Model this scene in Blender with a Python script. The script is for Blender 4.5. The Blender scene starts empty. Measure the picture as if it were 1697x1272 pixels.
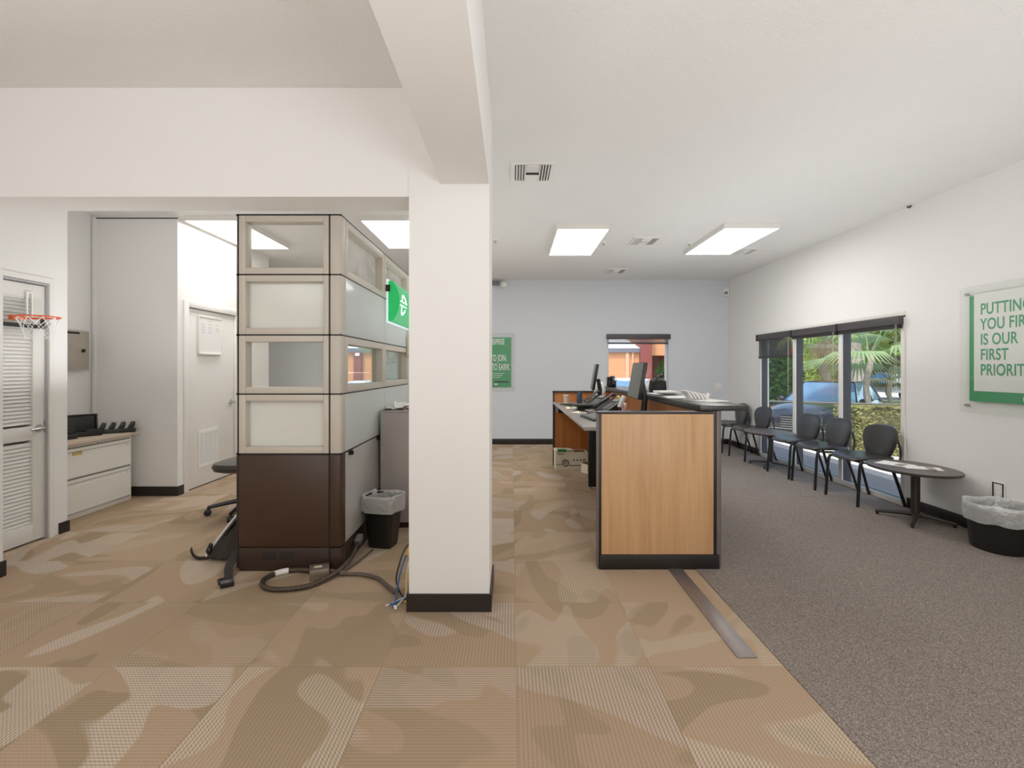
import bpy, bmesh, math, random
from mathutils import Vector, Matrix
PI = math.pi
C = bpy.context.scene.collection
R = random.Random(7)

# ------------------------------------------------------------------ materials
def lin(c):
    c = c / 255.0
    return c / 12.92 if c <= 0.04045 else ((c + 0.055) / 1.055) ** 2.4
def col(rgb): return (lin(rgb[0]), lin(rgb[1]), lin(rgb[2]), 1.0)

class N:
    """tiny node helper"""
    def __init__(s, name):
        s.m = bpy.data.materials.new(name); s.m.use_nodes = True
        s.t = s.m.node_tree; s.n = s.t.nodes; s.l = s.t.links
        s.out = next(x for x in s.n if x.type == 'OUTPUT_MATERIAL')
        s.p = next(x for x in s.n if x.type == 'BSDF_PRINCIPLED')
    def new(s, typ, **kw):
        x = s.n.new(typ)
        for k, v in kw.items(): setattr(x, k, v)
        return x
    def put(s, sock, v):
        if isinstance(v, bpy.types.NodeSocket): s.l.new(v, sock)
        elif v is not None: sock.default_value = v
    def math(s, op, a, b=None, c=None):
        x = s.new('ShaderNodeMath', operation=op)
        s.put(x.inputs[0], a)
        if b is not None: s.put(x.inputs[1], b)
        if c is not None: s.put(x.inputs[2], c)
        return x.outputs[0]
    def mix(s, f, a, b, mode='MIX'):
        x = s.new('ShaderNodeMix', data_type='RGBA', blend_type=mode)
        s.put(x.inputs[0], f); s.put(x.inputs[6], a); s.put(x.inputs[7], b)
        return x.outputs[2]
    def coord(s, kind='Object'):
        return s.new('ShaderNodeTexCoord').outputs[kind]
    def pos(s): return s.new('ShaderNodeNewGeometry').outputs['Position']
    def mapv(s, v, scale=(1,1,1), loc=(0,0,0), rot=(0,0,0)):
        x = s.new('ShaderNodeMapping')
        s.l.new(v, x.inputs[0]); x.inputs['Scale'].default_value = scale
        x.inputs['Location'].default_value = loc; x.inputs['Rotation'].default_value = rot
        return x.outputs[0]
    def noise(s, v, scale, detail=2.0, rough=.5, dist=0.0):
        x = s.new('ShaderNodeTexNoise')
        if v is not None: s.l.new(v, x.inputs['Vector'])
        x.inputs['Scale'].default_value = scale; x.inputs['Detail'].default_value = detail
        x.inputs['Roughness'].default_value = rough; x.inputs['Distortion'].default_value = dist
        return x.outputs[0]
    def ramp(s, v, stops):
        x = s.new('ShaderNodeValToRGB'); e = x.color_ramp.elements
        while len(e) < len(stops): e.new(.5)
        for i, (p, c) in enumerate(stops): e[i].position = p; e[i].color = c
        s.put(x.inputs[0], v); return x.outputs[0]
    def bump(s, h, strength=.2, dist=.01):
        x = s.new('ShaderNodeBump'); s.l.new(h, x.inputs['Height'])
        x.inputs['Strength'].default_value = strength; x.inputs['Distance'].default_value = dist
        s.l.new(x.outputs[0], s.p.inputs['Normal'])
    def sep(s, v):
        x = s.new('ShaderNodeSeparateXYZ'); s.l.new(v, x.inputs[0]); return x.outputs
    def comb(s, a, b, c):
        x = s.new('ShaderNodeCombineXYZ')
        for i, q in enumerate((a, b, c)): s.put(x.inputs[i], q)
        return x.outputs[0]

M = {}
def mat(name, rgb, rough=.5, metal=0.0, spec=.5, var=.06, vscale=6.0, bump=0.0, bscale=80.0, bdist=.004, coat=0.0, sheen=0.0):
    n = N(name)
    f = n.noise(n.coord(), vscale, 3)
    a = col(rgb); d = tuple(x * (1 - var) for x in a[:3]) + (1,); b = tuple(min(1, x * (1 + var)) for x in a[:3]) + (1,)
    n.put(n.p.inputs['Base Color'], n.mix(f, d, b))
    n.p.inputs['Roughness'].default_value = rough; n.p.inputs['Metallic'].default_value = metal
    n.p.inputs['Specular IOR Level'].default_value = spec
    n.p.inputs['Coat Weight'].default_value = coat
    if bump: n.bump(n.noise(n.coord(), bscale, 3), bump, bdist)
    M[name] = n.m; return n.m
def emit(name, rgb, strength):
    n = N(name); n.p.inputs['Base Color'].default_value = col(rgb)
    f = n.noise(n.coord(), 3, 1); c = col(rgb)
    n.put(n.p.inputs['Emission Color'], n.mix(f, c, tuple(x * .97 for x in c[:3]) + (1,)))
    n.p.inputs['Emission Strength'].default_value = strength; M[name] = n.m; return n.m
def thin_glass(name, tint=(235,242,240), ior=1.45, rough=0.0, haze=0.0, haze_rgb=(230,232,228)):
    n = N(name); n.n.remove(n.p)
    tr = n.new('ShaderNodeBsdfTransparent'); tr.inputs[0].default_value = col(tint)
    gl = n.new('ShaderNodeBsdfGlossy'); gl.inputs['Roughness'].default_value = rough
    lw = n.new('ShaderNodeLayerWeight'); r0 = ((ior - 1) / (ior + 1)) ** 2
    fr_ = n.math('ADD', r0, n.math('MULTIPLY', n.math('POWER', lw.outputs['Facing'], 5.0), .85 * (1 - r0)))
    mx = n.new('ShaderNodeMixShader')
    base = tr.outputs[0]
    if haze:
        df = n.new('ShaderNodeBsdfDiffuse'); df.inputs[0].default_value = col(haze_rgb)
        h = n.new('ShaderNodeMixShader')
        n.put(h.inputs[0], n.math('MULTIPLY', n.noise(n.coord(), 2.5, 2), haze * 2))
        n.l.new(base, h.inputs[1]); n.l.new(df.outputs[0], h.inputs[2]); base = h.outputs[0]
    n.l.new(fr_, mx.inputs[0]); n.l.new(base, mx.inputs[1]); n.l.new(gl.outputs[0], mx.inputs[2])
    n.l.new(mx.outputs[0], n.out.inputs[0]); M[name] = n.m; return n.m
def translucent(name, rgb, trans=.5, clear=0.0, gloss=.06, bump=0):
    n = N(name); n.n.remove(n.p)
    c = n.mix(n.noise(n.coord(), 4, 2), col(rgb), tuple(x * .93 for x in col(rgb)[:3]) + (1,))
    d = n.new('ShaderNodeBsdfDiffuse'); n.put(d.inputs[0], c)
    t = n.new('ShaderNodeBsdfTranslucent'); n.put(t.inputs[0], c)
    a = n.new('ShaderNodeMixShader'); a.inputs[0].default_value = trans
    n.l.new(d.outputs[0], a.inputs[1]); n.l.new(t.outputs[0], a.inputs[2]); s = a.outputs[0]
    if clear:
        tp = n.new('ShaderNodeBsdfTransparent'); b = n.new('ShaderNodeMixShader'); b.inputs[0].default_value = clear
        n.l.new(s, b.inputs[1]); n.l.new(tp.outputs[0], b.inputs[2]); s = b.outputs[0]
    if gloss:
        g = n.new('ShaderNodeBsdfGlossy'); g.inputs['Roughness'].default_value = .15
        b = n.new('ShaderNodeMixShader'); b.inputs[0].default_value = gloss
        n.l.new(s, b.inputs[1]); n.l.new(g.outputs[0], b.inputs[2]); s = b.outputs[0]
        if bump:
            bp = n.new('ShaderNodeBump'); bp.inputs['Strength'].default_value = bump; bp.inputs['Distance'].default_value = .02
            n.l.new(n.noise(n.coord(), 25, 3), bp.inputs['Height'])
            for q in (d, t, g): n.l.new(bp.outputs[0], q.inputs['Normal'])
    n.l.new(s, n.out.inputs[0]); M[name] = n.m; return n.m

mat('wall_white', (235,233,230), .75, var=.012, vscale=1.2, bump=.12, bscale=60, bdist=.003)
mat('wall_blue', (214,218,224), .75, var=.012, vscale=1.2, bump=.1, bscale=60, bdist=.003)
mat('ceiling_paint', (235,233,230), .9, var=.02, vscale=3, bump=.55, bscale=130, bdist=.008)
mat('trim_white', (232,229,224), .4, var=.01)
mat('jamb_grey', (176,174,174), .45)
mat('door_white', (230,227,222), .38, var=.012)
mat('baseboard_black', (34,28,25), .45, var=.15)
mat('black_plastic', (22,20,19), .42, var=.2)
mat('black_rubber', (20,19,18), .7)
mat('black_metal', (24,22,22), .35, metal=.3, var=.1)
mat('bronze_frame', (72,68,70), .45, metal=.3, var=.1)
mat('chrome', (200,200,202), .22, metal=1)
mat('nickel', (190,186,182), .3, metal=.9)
mat('taupe_frame', (200,192,179), .42, var=.02)
mat('dark_brown', (62,42,29), .38, var=.05)
mat('darker_brown', (50,34,24), .45, var=.08)
mat('seam_black', (18,15,13), .6)
mat('grey_laminate', (176,173,170), .28, var=.02)
mat('grey_cabinet', (172,165,160), .5, var=.02)
mat('file_white', (224,221,212), .42, var=.01)
mat('beige_top', (196,178,158), .55, var=.06, vscale=20)
mat('panel_grey', (168,160,147), .45, metal=.1, var=.04)
mat('yellow_label', (196,166,92), .5)
mat('orange_paint', (226,92,38), .4)
mat('net_white', (240,240,238), .7)
mat('paper', (240,238,234), .7, var=.02)
mat('paper_cream', (232,224,200), .7, var=.03)
mat('green_print', (40,152,94), .42, var=.10, vscale=5)
mat('white_ink', (244,246,244), .5)
mat('green_ink', (62,158,112), .5)
mat('white_plastic', (236,234,230), .4, var=.01)
mat('grey_plastic', (118,118,118), .45)
mat('screen_grey', (116,115,112), .5, var=.04, vscale=2)
mat('slab_black', (46,43,42), .33, var=.12, vscale=30)
mat('worktop', (128,119,112), .4, var=.08, vscale=30)
mat('worktop_edge', (72,64,60), .45)
mat('desk_black', (26,23,22), .42, var=.15)
mat('desk_post', (108,98,94), .4, var=.08)
mat('vinyl_black', (48,45,44), .33, var=.1, vscale=12, bump=.12, bscale=160, bdist=.002)
mat('chair_metal', (26,24,24), .35, metal=.2)
mat('table_top', (92,82,76), .42, var=.1, vscale=25)
mat('table_edge', (58,50,46), .5)
mat('table_metal', (54,46,41), .42, metal=.25, var=.1)
mat('bag_fabric', (44,39,33), .85, var=.2, bump=.3, bscale=200)
mat('bag_trim', (214,210,206), .7)
mat('conduit', (70,58,48), .5, metal=.2, var=.15)
mat('cable_grey', (88,76,66), .6)
mat('steel_box', (150,138,124), .35, metal=.7, var=.1)
mat('cable_blue', (70,110,160), .5)
mat('cable_yellow', (214,170,60), .5)
mat('cable_white', (222,216,204), .5)
mat('strip_metal', (150,142,140), .45, metal=.75, var=.15, vscale=8)
mat('cardboard_white', (226,218,196), .8, var=.04)
mat('cardboard', (150,112,76), .85, var=.08)
mat('print_black', (30,28,26), .6)
mat('print_green', (60,140,84), .6)
mat('cup_paper', (228,212,190), .6, var=.05)
mat('speaker_blue', (52,64,86), .7, var=.15, bump=.3, bscale=250)
mat('wood_brown', (120,72,44), .5)
mat('red_pen', (176,62,48), .4)
mat('pink', (206,160,146), .5)
mat('sage_green', (112,160,112), .6)
mat('headset_grey', (196,184,178), .5)
mat('marker_blue', (120,150,196), .5)
mat('marker_red', (196,140,132), .5)
mat('label_tan', (216,204,180), .6)
mat('car_black', (40,44,52), .2, metal=.5, var=.05, coat=1.0)
mat('car_white', (226,230,234), .2, var=.03, coat=1.0)
mat('car_blue', (52,84,150), .2, metal=.2, coat=1.0)
mat('car_red', (170,44,40), .3, coat=.6)
mat('car_glass', (92,128,156), .06, spec=1.0, var=.35, vscale=1.6, coat=.5)
mat('tyre', (24,24,25), .8)
mat('headlight', (200,206,210), .12, metal=.3)
mat('asphalt', (96,96,98), .9, var=.12, vscale=30, bump=.2)
mat('concrete', (196,190,180), .85, var=.06, vscale=4)
mat('grass_green', (112,130,62), .95, var=.35, vscale=14, bump=.5, bscale=60)
mat('bldg_orange', (206,142,100), .85, var=.05, vscale=1.5)
mat('bldg_maroon', (128,62,58), .8, var=.06)
mat('downpipe_paint', (206,164,134), .7)
mat('bldg_fascia', (104,104,116), .6)
mat('bldg_roof', (226,228,232), .6)
mat('bldg_dark', (96,48,34), .8, var=.2)
mat('red_roof', (186,84,80), .7, var=.08)
mat('truck_blue', (44,110,176), .5)
mat('truck_white', (228,228,226), .5)
mat('trunk', (158,146,134), .9, var=.3, vscale=14, bump=.8, bscale=24, bdist=.03)
mat('dead_frond', (188,164,130), .9, var=.25)
mat('hedge_inner', (112,106,68), .9, var=.5, vscale=30)
mat('fence_metal', (88,86,84), .5, metal=.5)

def leaf_mat(name, rgb, rgb2):
    n = N(name); n.n.remove(n.p)
    w = n.new('ShaderNodeTexWhiteNoise'); n.l.new(n.mapv(n.pos(), (7,7,7)), w.inputs['Vector'])
    f = n.noise(n.pos(), 3.0, 3)
    c = n.mix(f, col(rgb), col(rgb2))
    d = n.new('ShaderNodeBsdfDiffuse'); t = n.new('ShaderNodeBsdfTranslucent')
    n.put(d.inputs[0], c); n.put(t.inputs[0], c)
    a = n.new('ShaderNodeMixShader'); a.inputs[0].default_value = .35
    n.l.new(d.outputs[0], a.inputs[1]); n.l.new(t.outputs[0], a.inputs[2]); n.l.new(a.outputs[0], n.out.inputs[0])
    M[name] = n.m
leaf_mat('leaf_light', (196,206,126), (128,158,76))
leaf_mat('leaf_mid', (156,178,104), (92,124,64))
leaf_mat('leaf_dark', (66,104,50), (36,66,32))
leaf_mat('leaf_palm', (170,184,134), (106,142,102))
leaf_mat('leaf_hedge', (186,188,122), (126,114,78))
leaf_mat('leaf_grey', (150,150,118), (96,100,78))

thin_glass('glass_clear', (240,246,244))
thin_glass('glass_window', (246,249,248), ior=1.3)
thin_glass('glass_smeared', (252,252,250), ior=1.3, haze=.05)
thin_glass('glass_side', (236,237,235), ior=1.25, haze=.45, haze_rgb=(244,240,234))
thin_glass('acrylic', (252,253,252), ior=1.3, haze=.03, haze_rgb=(244,244,240))
translucent('frosted', (247,247,242), .4, 0, .05)
translucent('frosted_side', (244,248,246), .45, 0, .07)
translucent('liner', (250,250,248), .45, .25, .12, bump=.8)
translucent('shade_fabric', (96,94,94), .6, .36, 0)
translucent('shade_light', (150,140,134), .4, .5, 0)
emit('light_panel', (255,253,249), 10.5)
emit('sign_green', (20,170,86), .55)
emit('sign_green_front', (66,178,112), .35)
emit('sign_edge', (226,236,246), .5)
emit('sign_white', (250,255,252), .9)

# carpet tiles ------------------------------------------------------
def carpet_tiles():
    n = N('carpet_tiles'); X = n.sep(n.pos())
    u = n.math('DIVIDE', n.math('SUBTRACT', X[0], .02), .61); v = n.math('DIVIDE', n.math('SUBTRACT', X[1], 2.22), .61)
    cu = n.math('FLOOR', u); cv = n.math('FLOOR', v)
    fu = n.math('FRACT', u); fv = n.math('FRACT', v)
    w = n.new('ShaderNodeTexWhiteNoise'); n.l.new(n.comb(cu, cv, 3.0), w.inputs['Vector'])
    rr = n.sep(w.outputs['Color'])
    off = n.new('ShaderNodeVectorMath', operation='MULTIPLY_ADD')
    n.l.new(w.outputs['Color'], off.inputs[0]); off.inputs[1].default_value = (37, 41, 0)
    ang = n.math('MULTIPLY', rr[0], 6.28); ca_, sa_ = n.math('COSINE', ang), n.math('SINE', ang)
    rx_ = n.math('SUBTRACT', n.math('MULTIPLY', X[0], ca_), n.math('MULTIPLY', X[1], sa_)); ry_ = n.math('ADD', n.math('MULTIPLY', X[0], sa_), n.math('MULTIPLY', X[1], ca_))
    n.l.new(n.comb(n.math('MULTIPLY', rx_, 1.7), n.math('MULTIPLY', ry_, .75), 0.0), off.inputs[2])
    P = off.outputs[0]
    na = n.noise(P, 1.25, 0, .5, 1.5); nb = n.noise(n.mapv(P, loc=(9,4,0)), 1.5, 0, .5, 1.8)
    A = n.ramp(na, [(.535, (0,0,0,1)), (.56, (1,1,1,1))]); B = n.ramp(nb, [(.55, (0,0,0,1)), (.575, (1,1,1,1))])
    # ribs: one direction per tile, dotted inside the light shapes
    k = 2 * PI / .0155
    sx = n.math('SINE', n.math('MULTIPLY', X[0], k)); sy = n.math('SINE', n.math('MULTIPLY', X[1], k))
    dsel = n.math('GREATER_THAN', rr[2], .5)
    mixf = n.new('ShaderNodeMix', data_type='FLOAT'); n.put(mixf.inputs[0], dsel); n.put(mixf.inputs[2], sx); n.put(mixf.inputs[3], sy)
    rib = mixf.outputs[0]
    dots = n.math('MULTIPLY', sx, sy)
    base = n.mix(rr[0], col((174,150,125)), col((164,139,114)))
    light = n.mix(rr[0], col((192,176,156)), col((182,168,156)))
    dark = n.mix(rr[1], col((154,134,107)), col((146,127,102)))
    c = n.mix(n.math('MULTIPLY', B, .75), base, dark)
    c = n.mix(n.math('MULTIPLY', n.math('MULTIPLY', A, .72), n.math('ADD', .1, rr[1])), c, light)
    amp = n.math('ADD', .10, n.math('MULTIPLY', A, .12))
    pat = n.math('ADD', n.math('MULTIPLY', rib, amp), n.math('MULTIPLY', n.math('MULTIPLY', dots, n.math('ADD', n.math('MULTIPLY', A, .8), .2)), .24))
    fine = n.math('MULTIPLY', n.math('SUBTRACT', n.noise(n.pos(), 300, 2), .5), .9)
    e = n.math('MINIMUM', n.math('MINIMUM', fu, n.math('SUBTRACT', 1.0, fu)), n.math('MINIMUM', fv, n.math('SUBTRACT', 1.0, fv)))
    seam = n.math('MULTIPLY', n.math('LESS_THAN', e, .005), -.14)
    tilev = n.math('MULTIPLY', n.math('SUBTRACT', rr[2], .5), .10)
    k2 = n.math('ADD', n.math('ADD', n.math('ADD', n.math('ADD', 1.0, pat), fine), seam), tilev)
    mul = n.new('ShaderNodeVectorMath', operation='SCALE'); n.put(mul.inputs[0], c); n.put(mul.inputs['Scale'], k2)
    n.put(n.p.inputs['Base Color'], mul.outputs[0])
    n.p.inputs['Roughness'].default_value = .95; n.p.inputs['Specular IOR Level'].default_value = .1
    n.bump(pat, .25, .004); M['carpet_tiles'] = n.m
def carpet_dark():
    n = N('carpet_dark')
    f = n.noise(n.mapv(n.pos(), (1.25, .8, 1)), 170, 3, .75); g = n.noise(n.pos(), 1.1, 3, .6)
    c = n.ramp(f, [(.33, col((84,76,70))), (.5, col((136,126,118))), (.67, col((190,178,168)))])
    c = n.mix(n.math('MULTIPLY', g, .45), c, col((112,102,95)))
    n.put(n.p.inputs['Base Color'], c); n.p.inputs['Roughness'].default_value = 1.0
    n.p.inputs['Specular IOR Level'].default_value = .05; n.bump(f, .5, .006); M['carpet_dark'] = n.m
def wood(name, a, b, c_, scale=(16,16,.9)):
    n = N(name)
    p = n.mapv(n.pos(), scale)
    f = n.noise(p, 1.2, 4, .6, .4); g = n.noise(n.mapv(n.pos(), (90,90,3)), 1.6, 2)
    c = n.ramp(f, [(.3, col(a)), (.5, col(b)), (.72, col(c_))])
    c = n.mix(n.math('MULTIPLY', g, .22), c, col(a))
    n.put(n.p.inputs['Base Color'], c); n.p.inputs['Roughness'].default_value = .4; M[name] = n.m
carpet_tiles(); carpet_dark()
wood('maple', (188,142,98), (204,160,114), (214,172,128))
wood('maple_shaded', (166,96,46), (184,112,58), (192,124,70))  # same maple, colour darkened for the shade inside the counter

# ------------------------------------------------------------------ mesh builder
class MB:
    def __init__(s, off=(0, 0, 0)):
        s.v = []; s.f = []; s.mi = []; s.o = Vector(off); s.m = 0; s.T = None
    def P(s, p):
        p = Vector(p)
        if s.T is not None: p = s.T @ p
        s.v.append(p - s.o); return len(s.v) - 1
    def F(s, idx): s.f.append(tuple(idx)); s.mi.append(s.m)
    def face(s, pts): s.F([s.P(p) for p in pts]); return s
    def box(s, x0, x1, y0, y1, z0, z1):
        i = [s.P((x, y, z)) for z in (z0, z1) for y in (y0, y1) for x in (x0, x1)]
        for q in ((0,2,3,1), (4,5,7,6), (0,1,5,4), (2,6,7,3), (0,4,6,2), (1,3,7,5)): s.F([i[k] for k in q])
        return s
    def obox(s, c, size, rot=None):
        """box of size about centre c turned by Euler rot"""
        m = Matrix.Translation(Vector(c))
        if rot is not None:
            from mathutils import Euler
            m = m @ Euler(rot).to_matrix().to_4x4()
        old = s.T; s.T = m if old is None else old @ m
        a, b, d = [q / 2 for q in size]; s.box(-a, a, -b, b, -d, d); s.T = old; return s
    def tube(s, pts, r, n=8, closed=False, flat=1.0):
        pts = [Vector(p) for p in pts]; K = len(pts); rs = r if isinstance(r, (list, tuple)) else [r] * K
        rings = []; up = None
        for k in range(K):
            a = pts[k - 1] if (k > 0 or closed) else pts[k]
            b = pts[(k + 1) % K] if (k < K - 1 or closed) else pts[k]
            t = (b - a).normalized()
            if up is None: up = Vector((0, 0, 1)) if abs(t.z) < .9 else Vector((1, 0, 0))
            sd = t.cross(up).normalized(); up = sd.cross(t).normalized()
            rings.append([s.P(pts[k] + sd * math.cos(2*PI*j/n) * rs[k] + up * math.sin(2*PI*j/n) * rs[k] * flat) for j in range(n)])
        for k in range(K if closed else K - 1):
            A, B = rings[k], rings[(k + 1) % K]
            for j in range(n): s.F((A[j], A[(j+1) % n], B[(j+1) % n], B[j]))
        if not closed: s.F(rings[0][::-1]); s.F(rings[-1])
        return s
    def loft(s, rings, n=24, p=2.0, c=(0, 0), wob=0.0, seed=1, cap0=True, cap1=True):
        """rings of (rx, ry, z[, dx, dy]) superellipses with exponent p"""
        rr = random.Random(seed); prev = None; first = None
        ph = [rr.random() * 6 for _ in range(6)]
        for q in rings:
            rx, ry, z = q[:3]; dx, dy = (q[3], q[4]) if len(q) > 4 else (0, 0)
            ring = []
            for j in range(n):
                a = 2 * PI * j / n; ca, sa = math.cos(a), math.sin(a)
                x = rx * math.copysign(abs(ca) ** (2/p), ca); y = ry * math.copysign(abs(sa) ** (2/p), sa)
                k = 1 + wob * (math.sin(5*a + ph[0] + z*40) + math.sin(9*a + ph[1] - z*60) + .7*math.sin(14*a + ph[2] + z*90)) / 2.5 + wob * (rr.random() - .5)
                zz = z + wob * .12 * math.sin(4*a + ph[3]) + wob * .1 * math.sin(7*a + ph[4])
                ring.append(s.P((c[0] + dx + x*k, c[1] + dy + y*k, zz)))
            if prev:
                for j in range(n): s.F((prev[j], prev[(j+1) % n], ring[(j+1) % n], ring[j]))
            else: first = ring
            prev = ring
        if cap0: s.F(first[::-1])
        if cap1: s.F(prev)
        return s
    def prism(s, poly, a, b, axis='z'):
        """2D polygon extruded from a to b along axis"""
        def q(p, t): return {'z': (p[0], p[1], t), 'y': (p[0], t, p[1]), 'x': (t, p[0], p[1])}[axis]
        A = [s.P(q(p, a)) for p in poly]; B = [s.P(q(p, b)) for p in poly]; n = len(poly)
        for j in range(n): s.F((A[j], A[(j+1) % n], B[(j+1) % n], B[j]))
        s.F(A[::-1]); s.F(B); return s
    def grid(s, fn, nu, nv, closed_u=False):
        I = [[s.P(fn(i / nu, j / nv)) for i in range(nu + (0 if closed_u else 1))] for j in range(nv + 1)]
        w = len(I[0])
        for j in range(nv):
            for i in range(nu):
                s.F((I[j][i], I[j][(i+1) % w], I[j+1][(i+1) % w], I[j+1][i]))
        return s
    def ball(s, c, r, nu=12, nv=8):
        r = r if isinstance(r, (tuple, list)) else (r, r, r)
        return s.grid(lambda u, v: (c[0] + r[0]*math.cos(2*PI*u)*math.sin(PI*max(.001, min(.999, v))), c[1] + r[1]*math.sin(2*PI*u)*math.sin(PI*max(.001, min(.999, v))), c[2] - r[2]*math.cos(PI*v)), nu, nv, True)
    def cyl(s, a, b, r, n=16): return s.tube([a, b], r, n)
    def frame(s, x0, x1, z0, z1, w, y0, y1, ins=0.0, axis='y'):
        """picture-frame ring in the x-z plane (axis y) or the y-z plane (axis x)"""
        def q(a, b, c0, c1, d0, d1):
            if axis == 'y': s.box(a, b, d0, d1, c0, c1)
            else: s.box(d0, d1, a, b, c0, c1)
        q(x0, x0+w, z0, z1, y0, y1); q(x1-w, x1, z0, z1, y0, y1)
        q(x0+w, x1-w, z0, z0+w, y0, y1); q(x0+w, x1-w, z1-w, z1, y0, y1); return s
    def ringxy(s, x0, x1, y0, y1, w, z0, z1):
        s.box(x0, x0 + w, y0, y1, z0, z1); s.box(x1 - w, x1, y0, y1, z0, z1)
        s.box(x0 + w, x1 - w, y0, y0 + w, z0, z1); s.box(x0 + w, x1 - w, y1 - w, y1, z0, z1); return s
    def build(s, name, m, parent=None, smooth=False, bevel=0.0, seg=2, angle=.6):
        me = bpy.data.meshes.new(name)
        me.from_pydata([tuple(v) for v in s.v], [], s.f)
        ms = m if isinstance(m, (list, tuple)) else [m]
        for q in ms: me.materials.append(M[q])
        if len(ms) > 1: me.polygons.foreach_set('material_index', s.mi)
        b = bmesh.new(); b.from_mesh(me)
        bmesh.ops.recalc_face_normals(b, faces=b.faces[:])
        if bevel:
            ed = [e for e in b.edges if len(e.link_faces) == 2 and e.calc_face_angle(0) > angle]
            bmesh.ops.bevel(b, geom=ed, offset=bevel, segments=seg, affect='EDGES', profile=.5, clamp_overlap=True)
        b.to_mesh(me); b.free()
        if smooth or bevel:
            for p in me.polygons: p.use_smooth = True
            try: me.set_sharp_from_angle(angle=math.radians(40))
            except Exception: pass
        me.update()
        o = bpy.data.objects.new(name, me); C.objects.link(o)
        if parent is not None: o.parent = parent
        return o

def tag(o, label=None, cat=None, group=None, kind=None):
    if label: o['label'] = label
    if cat: o['category'] = cat
    if group: o['group'] = group
    if kind: o['kind'] = kind
    return o
def thing(name, label, cat, loc=(0, 0, 0), rotz=0.0, group=None):
    o = bpy.data.objects.new(name, None); C.objects.link(o)
    o.location = loc; o.rotation_euler = (0, 0, rotz); o.empty_display_size = .1
    return tag(o, label, cat, group)
def struct(o, label=None): return tag(o, label, None, None, 'structure')
def sroot(name, loc=(0, 0, 0), label=None):
    o = bpy.data.objects.new(name, None); C.objects.link(o); o.location = loc; return struct(o, label)
def dup(root, loc, rotz=None, label=None, group=None):
    r = root.copy(); C.objects.link(r); r.location = loc
    if rotz is not None: r.rotation_euler = (0, 0, rotz)
    if label: r['label'] = label
    if group: r['group'] = group
    def rec(src, dst):
        for ch in list(src.children):
            c = ch.copy(); C.objects.link(c); c.parent = dst; rec(ch, c)
    rec(root, r); return r
def text(name, s, size, mt, parent, loc, rot, xs=1.0, bold=0.0, align='LEFT', depth=.0006):
    cu = bpy.data.curves.new(name, 'FONT'); cu.body = s; cu.size = size; cu.align_x = align
    cu.offset = bold; cu.extrude = depth; cu.space_character = 1.04
    to = bpy.data.objects.new(name + '_tmp', cu); C.objects.link(to)
    bpy.context.view_layer.update()
    me = bpy.data.meshes.new_from_object(to.evaluated_get(bpy.context.evaluated_depsgraph_get()))
    bpy.data.objects.remove(to)
    from mathutils import Euler
    mtx = Matrix.Translation(Vector(loc)) @ Euler(rot).to_matrix().to_4x4() @ Matrix.Diagonal((xs, 1, 1, 1))
    me.transform(mtx); me.materials.clear(); me.materials.append(M[mt]); me.name = name
    o = bpy.data.objects.new(name, me); C.objects.link(o); o.parent = parent; return o
# ------------------------------------------------------------------ room shell
H = 2.927; HL = 2.98
struct(MB().box(-6.2, 1.24, -4.2, 8.72, -.12, 0).build('floor', 'carpet_tiles'), 'brown swirl-patterned carpet tile floor')
struct(MB().box(1.24, 4.0, -4.2, 8.72, -.12, .004).build('floor', 'carpet_dark'), 'dark grey-brown speckled carpet of the waiting area')
struct(MB().box(-.36, 4.0, -4.2, 8.86, H, 3.25).build('ceiling', 'ceiling_paint'), 'textured white ceiling over the waiting area')
struct(MB().box(-6.2, -.36, -4.2, 2.76, H, 3.25).build('ceiling', 'ceiling_paint'), 'textured ceiling in front of the header')
struct(MB().box(-6.2, -.36, 2.76, 8.86, HL, 3.25).build('ceiling', 'ceiling_paint'), 'textured ceiling over the cubicle side')

def wall_with_hole(name, mt, axis, a0, a1, d0, d1, holes, z1, label):
    b = MB()
    def q(s0, s1, z0, zz):
        if s1 - s0 < 1e-4 or zz - z0 < 1e-4: return
        if axis == 'x': b.box(s0, s1, d0, d1, z0, zz)
        else: b.box(d0, d1, s0, s1, z0, zz)
    cur = a0
    for (h0, h1, z0, zz) in sorted(holes):
        q(cur, h0, 0, z1); q(h0, h1, 0, z0); q(h0, h1, zz, z1); cur = h1
    q(cur, a1, 0, z1)
    return struct(b.build(name, mt), label)
wall_with_hole('wall_back', 'wall_blue', 'x', -4.75, 4.0, 8.72, 8.86, [(-3.05, -2.3, .9, 1.96), (1.71, 2.80, .84, 1.96)], HL, 'pale blue back wall')
wall_with_hole('wall_right', 'wall_white', 'y', -4.2, 8.72, 3.86, 4.0, [(4.79, 7.60, .0, 1.915)], H, 'warm white right wall')
struct(MB().box(-.574, -.125, 2.73, 3.12, 0, HL).build('wall_column', 'wall_white'), 'square white column between the two halves of the office')
struct(MB().box(-6.2, -.574, 2.742, 2.99, 2.317, HL).build('wall_header', 'wall_white'), 'white header beam over the left opening')
struct(MB().box(-.40, -.127, -4.2, 2.73, 2.384, H + .02).build('ceiling_beam', 'wall_white'), 'white dropped beam running along the ceiling to the column')
struct(MB().box(-6.2, -3.32, 2.742, 3.19, 0, HL).build('wall_left_stub', 'wall_white'), 'white wall stub at the left edge')
b = MB(); b.box(-3.85, -3.70, 3.916, 4.07, 0, HL); b.box(-3.85, -3.70, 3.19, 3.916, 2.042, HL)
struct(b.build('wall_left', 'wall_white'), 'white left wall around the louvered door')
struct(MB().box(-4.45, -3.85, 3.95, 4.07, 0, HL).build('wall_alcove_return', 'wall_white'))
struct(MB().box(-4.6, -4.45, 3.95, 5.2, 0, HL).build('wall_alcove', 'wall_white'), 'white alcove wall behind the filing cabinet')
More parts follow.
